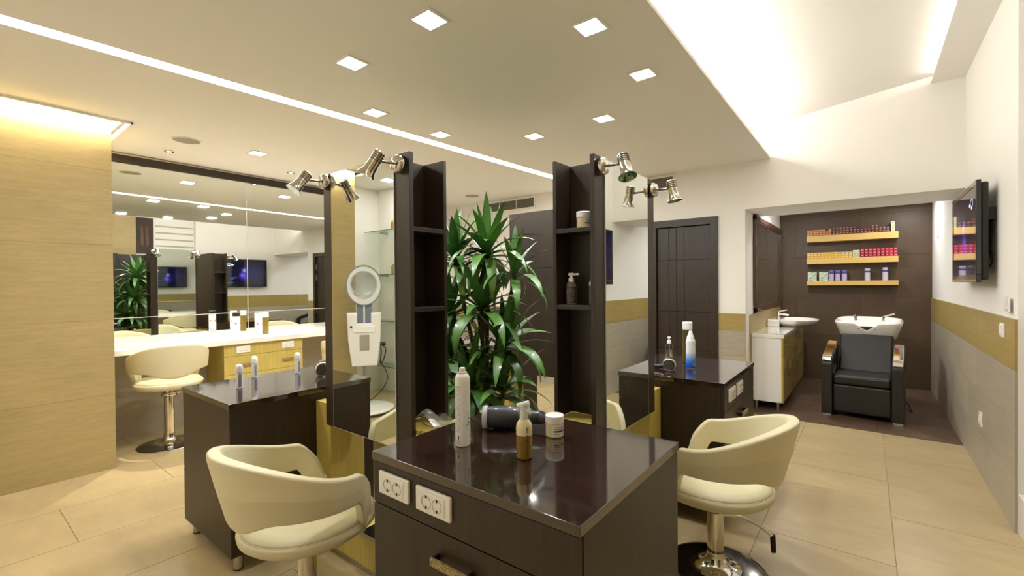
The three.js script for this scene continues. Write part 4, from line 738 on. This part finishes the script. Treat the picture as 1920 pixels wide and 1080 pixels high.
// shelves with hair colour tubes
const shelfN0 = 5.49, shelfN1 = 5.64;
const shelfDef = [[1.955, 2.04, 'upper pale wood wall shelf stacked with dark tubes'], [1.645, 1.722, 'middle pale wood wall shelf stacked with yellow and red boxes'], [1.345, 1.405, 'lower pale wood wall shelf with lilac bottles']];
for (const [y0, y1, lab] of shelfDef) { local(); single('wall_shelf', B(1.152, 2.146, y0, y1, shelfN0, shelfN1, 0.002), M.shelfWood, lab, 'shelf', [0, 0, 0], 'wash area shelves'); }
{
  local();
  const mk = (hex, spot) => std({ roughness: 0.5, map: canvasTex(64, 64, (c, w, h) => { c.fillStyle = hex; c.fillRect(0, 0, w, h); c.fillStyle = spot; c.fillRect(14, 20, 36, 18); c.fillStyle = 'rgba(30,20,15,0.5)'; c.fillRect(18, 44, 28, 8); }) });
  const boxG = (w, h) => { const g = new THREE.BoxGeometry(w, h, 0.115); g.translate(0, h / 2, 0); return g; };
  const put = (name, proto, x, y, n, lab, group) => { const o = proto.clone(); o.name = numbered(name); o.position.set(x, y, -n); o.userData = { label: lab, category: 'box', group }; scene.add(o); };
  const protoOf = (w, h, mat) => { const m = new THREE.Mesh(boxG(w, h), mat); m.castShadow = m.receiveShadow = true; return m; };
  // upper shelf
  const orange = protoOf(0.034, 0.028, mk('#b06a34', '#e6b37a')), maroon = protoOf(0.034, 0.034, mk('#5a2c2a', '#b08a6c')), pale = protoOf(0.036, 0.032, mk('#d8d0a8', '#8aa05a')), red = protoOf(0.036, 0.036, mk('#b02434', '#e0909a')), yellow = protoOf(0.038, 0.027, mk('#d9a83a', '#f2dc92')), greyB = protoOf(0.038, 0.025, mk('#a9a08e', '#d8d2c2'));
  const Y = 2.0402; let x = 1.173;
  for (let c = 0; c < 8; c++) for (let r = 0; r < 3; r++) { if (c === 6 && r === 2) continue; put('colour_tube_box', orange, x + c * 0.036, Y + r * 0.0282, 5.555, 'small orange box stacked on the upper wash area shelf', 'orange boxes on the upper shelf'); }
  for (let c = 0; c < 16; c++) { const hgt = c < 7 ? 3 : c === 11 || c === 12 ? 3 : 2; for (let r = 0; r < hgt; r++) put('colour_tube_box', maroon, 1.466 + c * 0.0385, Y + r * 0.0342, 5.555, 'small maroon box stacked on the upper wash area shelf', 'maroon boxes on the upper shelf'); }
  for (let r = 0; r < 4; r++) put('colour_tube_box', pale, 2.092, Y + r * 0.0322, 5.555, 'small pale green box at the end of the upper wash area shelf', 'pale boxes at the end of the upper shelf');
  const Y2 = 1.7222;
  for (let c = 0; c < 13; c++) for (let r = 0; r < 3; r++) put('colour_tube_box', c > 8 && r === 2 ? greyB : yellow, 1.175 + c * 0.0398, Y2 + r * 0.0272, 5.555, c > 8 && r === 2 ? 'small grey box lying on top of the yellow boxes' : 'small yellow box stacked on the middle wash area shelf', c > 8 && r === 2 ? 'grey boxes on the middle shelf' : 'yellow boxes on the middle shelf');
  for (let c = 0; c < 2; c++) for (let r = 0; r < 3; r++) put('colour_tube_box', pale, 1.694 + c * 0.038, Y2 + r * 0.0322, 5.555, 'small pale green box between the yellow and the red boxes', 'pale boxes on the middle shelf');
  for (let c = 0; c < 9; c++) for (let r = 0; r < 3; r++) put('colour_tube_box', red, 1.778 + c * 0.0425, Y2 + r * 0.0362, 5.555, 'small red box stacked on the middle wash area shelf', 'red boxes on the middle shelf');
  // lower shelf
  const Y3 = 1.4052, gm = std({ roughness: 0.5, map: canvasTex(128, 128, (c, w, h) => { c.fillStyle = '#b9c7ae'; c.fillRect(0, 0, w, h); for (let i = 0; i < 14; i++) { c.fillStyle = i % 2 ? '#d8dcc6' : '#8aa890'; c.beginPath(); c.arc(hash(i, 1, 2) * 128, hash(i, 2, 3) * 128, 13, 0, 7); c.fill(); } }) });
  for (const [xx, lab] of [[1.215, 'green patterned carton at the end of the lower wash area shelf'], [1.348, 'green patterned carton beside the three lilac bottles']]) { const g = new THREE.BoxGeometry(0.105, 0.125, 0.08); g.translate(0, 0.0625, 0); single('patterned_carton', g, gm, lab, 'carton', [xx, Y3, 5.55]); }
  const bottle = (xx, h, top, group, lab) => { const t = thing('lilac_bottle', lab, 'bottle', [xx, Y3, 5.55], group); local(); const r = 0.03; mesh(t, 'bottle_body', lathe([[0, 0], [r - 0.002, 0], [r, 0.003], [r, h * 0.7], [r * 0.98, h * 0.72]], 28), std({ color: top ? 0xc9c6d4 : 0xb9add2, roughness: 0.35 })); mesh(t, 'band', lathe([[r + 0.0005, h * 0.66], [r + 0.0005, h * 0.8]], 28), std({ color: 0x47408c, roughness: 0.4 })); mesh(t, 'cap', lathe([[r, h * 0.72], [r, h - 0.004], [r * 0.9, h], [0, h]], 28), std({ color: top ? 0xb4b2bc : 0x6d66a0, roughness: 0.35 })); };
  for (const xx of [1.435, 1.508, 1.581]) bottle(xx, 0.15, false, 'three lilac bottles on the lower shelf', 'lilac bottle with violet cap beside the green cartons');
  bottle(1.83, 0.165, true, undefined, 'pale bottle with grey cap standing alone in the middle of the lower shelf'); bottle(2.015, 0.17, true, undefined, 'pale bottle with violet band near the end of the lower shelf');
}
{ // backwash unit
  const t = thing('backwash_chair', 'black leather backwash chair with white ceramic basin', 'backwash chair', [1.775, 0, 3.56], undefined, -0.07); local();
  // sitter looks to -n (+z); arms at both sides, n runs back
  for (const s of [-1, 1]) {
    const x0 = s * 0.245, x1 = s * 0.325, a = Math.min(x0, x1), b = Math.max(x0, x1);
    const sh = new THREE.Shape(); sh.moveTo(0, 0.03); sh.lineTo(-0.0, 0.52); sh.quadraticCurveTo(0.0, 0.575, 0.05, 0.60); sh.lineTo(0.42, 0.70); sh.quadraticCurveTo(0.5, 0.71, 0.5, 0.64); sh.lineTo(0.46, 0.03); sh.lineTo(0, 0.03);
    const hole = new THREE.Path(); hole.moveTo(0.07, 0.46); hole.lineTo(0.09, 0.555); hole.lineTo(0.40, 0.64); hole.lineTo(0.42, 0.50); hole.lineTo(0.16, 0.40); hole.lineTo(0.07, 0.46); sh.holes.push(hole);
    const g = new THREE.ExtrudeGeometry(sh, { depth: 0.08, bevelEnabled: true, bevelSize: 0.006, bevelThickness: 0.006, bevelSegments: 2 }); g.rotateY(Math.PI / 2); g.translate(a, 0, 0);
    mesh(t, 'arm_panel', g, M.blackLeather);
    const rest = new THREE.Shape(); rest.moveTo(0.0, 0.578); rest.quadraticCurveTo(0.02, 0.598, 0.05, 0.61); rest.lineTo(0.44, 0.715); rest.lineTo(0.44, 0.732); rest.lineTo(0.04, 0.63); rest.quadraticCurveTo(-0.005, 0.615, -0.012, 0.578);
    const rg = new THREE.ExtrudeGeometry(rest, { depth: 0.07, bevelEnabled: true, bevelSize: 0.004, bevelThickness: 0.004, bevelSegments: 2 }); rg.rotateY(Math.PI / 2); rg.translate(a + 0.005, 0, 0); mesh(t, 'arm_rest', rg, M.chrome, 'curved chrome arm rest');
    mesh(t, 'foot', B(a, b, 0, 0.026, -0.005, 0.05, 0.004), M.chrome, 'chrome foot');
    mesh(t, 'foot', B(a, b, 0, 0.026, 0.42, 0.46, 0.004), M.chrome, 'chrome foot');
  }
  mesh(t, 'leg_rest', B(-0.238, 0.238, 0.05, 0.335, 0.02, 0.09, 0.02), M.blackLeather);
  mesh(t, 'seat_cushion', B(-0.238, 0.238, 0.335, 0.435, 0.015, 0.5, 0.035), M.blackLeather);
  const back = B(-0.235, 0.235, 0.0, 0.44, -0.045, 0.045, 0.03); back.rotateX(-0.42); back.translate(0, 0.40, -0.47); mesh(t, 'backrest', back, M.blackLeather);
  mesh(t, 'pedestal', B(-0.2, 0.2, 0.0, 0.70, 0.72, 1.02, 0.01), M.black); mesh(t, 'seat_frame', B(-0.22, 0.22, 0.1, 0.335, 0.1, 0.72, 0.004), M.black);
  // ceramic basin: rounded trough with a neck rest dip
  const NU = 64, prof = [[0.0, 0.03], [0.35, 0.04], [0.72, 0.12], [0.9, 0.2], [0.97, 0.222], [1.02, 0.21], [0.98, 0.17], [0.84, 0.04], [0.72, 0.0], [0.0, 0.0]], pos = [], idx = [], uv = [];
  prof.forEach(([r, y], j) => { for (let i = 0; i <= NU; i++) { const a = i / NU * Math.PI * 2, c = Math.cos(a), s = Math.sin(a), ex = 0.62, X = Math.sign(c) * Math.pow(Math.abs(c), ex) * 0.305, Z = Math.sign(s) * Math.pow(Math.abs(s), ex) * 0.24; const dip = s > 0 && y > 0.1 ? 0.075 * Math.exp(-((X * r / 0.075) ** 4)) * sm(0.5, 0.9, s * r) : 0; pos.push(X * r, y - dip * (y / 0.22), Z * r); uv.push(i / NU, j / prof.length); } });
  for (let j = 0; j < prof.length - 1; j++) for (let i = 0; i < NU; i++) { const a = j * (NU + 1) + i, b = a + 1, c = a + NU + 1, d = c + 1; idx.push(a, c, b, b, c, d); }
  const bg = new THREE.BufferGeometry(); bg.setAttribute('position', new THREE.Float32BufferAttribute(pos, 3)); bg.setAttribute('uv', new THREE.Float32BufferAttribute(uv, 2)); bg.setIndex(idx.map((v, i, A) => A[i - (i % 3) + [0, 2, 1][i % 3]])); bg.rotateX(0.1); bg.translate(0, 0.735, -0.90); bg.computeVertexNormals();
  const bs = mesh(t, 'basin', bg, phy({ color: 0xf7f3ec, roughness: 0.12, clearcoat: 1, clearcoatRoughness: 0.05, side: THREE.DoubleSide }), 'white ceramic basin');
  mesh(bs, 'tap', [rod([0.13, 0.94, -0.98], [0.13, 0.995, -0.98], 0.018, 16), rod([0.12, 0.985, -0.975], [0.23, 1.03, -0.95], 0.009, 12)], M.chrome); mesh(bs, 'hand_shower', [rod([-0.12, 0.94, -0.98], [-0.13, 1.0, -0.97], 0.014, 14), rod([-0.14, 0.995, -0.975], [-0.11, 1.0, -0.95], 0.016, 14)], M.darkChrome);
  mesh(bs, 'neck_rest', rod([-0.075, 0.875, -0.665], [0.075, 0.875, -0.665], 0.02, 16), M.black);
  mesh(t, 'cable', tube([[0.32, 0.12, -0.7], [0.36, 0.06, -0.66], [0.38, 0.02, -0.6], [0.34, 0.05, -0.62]], 0.006, 24, 8), M.cable);
}

scene.updateMatrixWorld(true);
renderer.render(scene, camera);
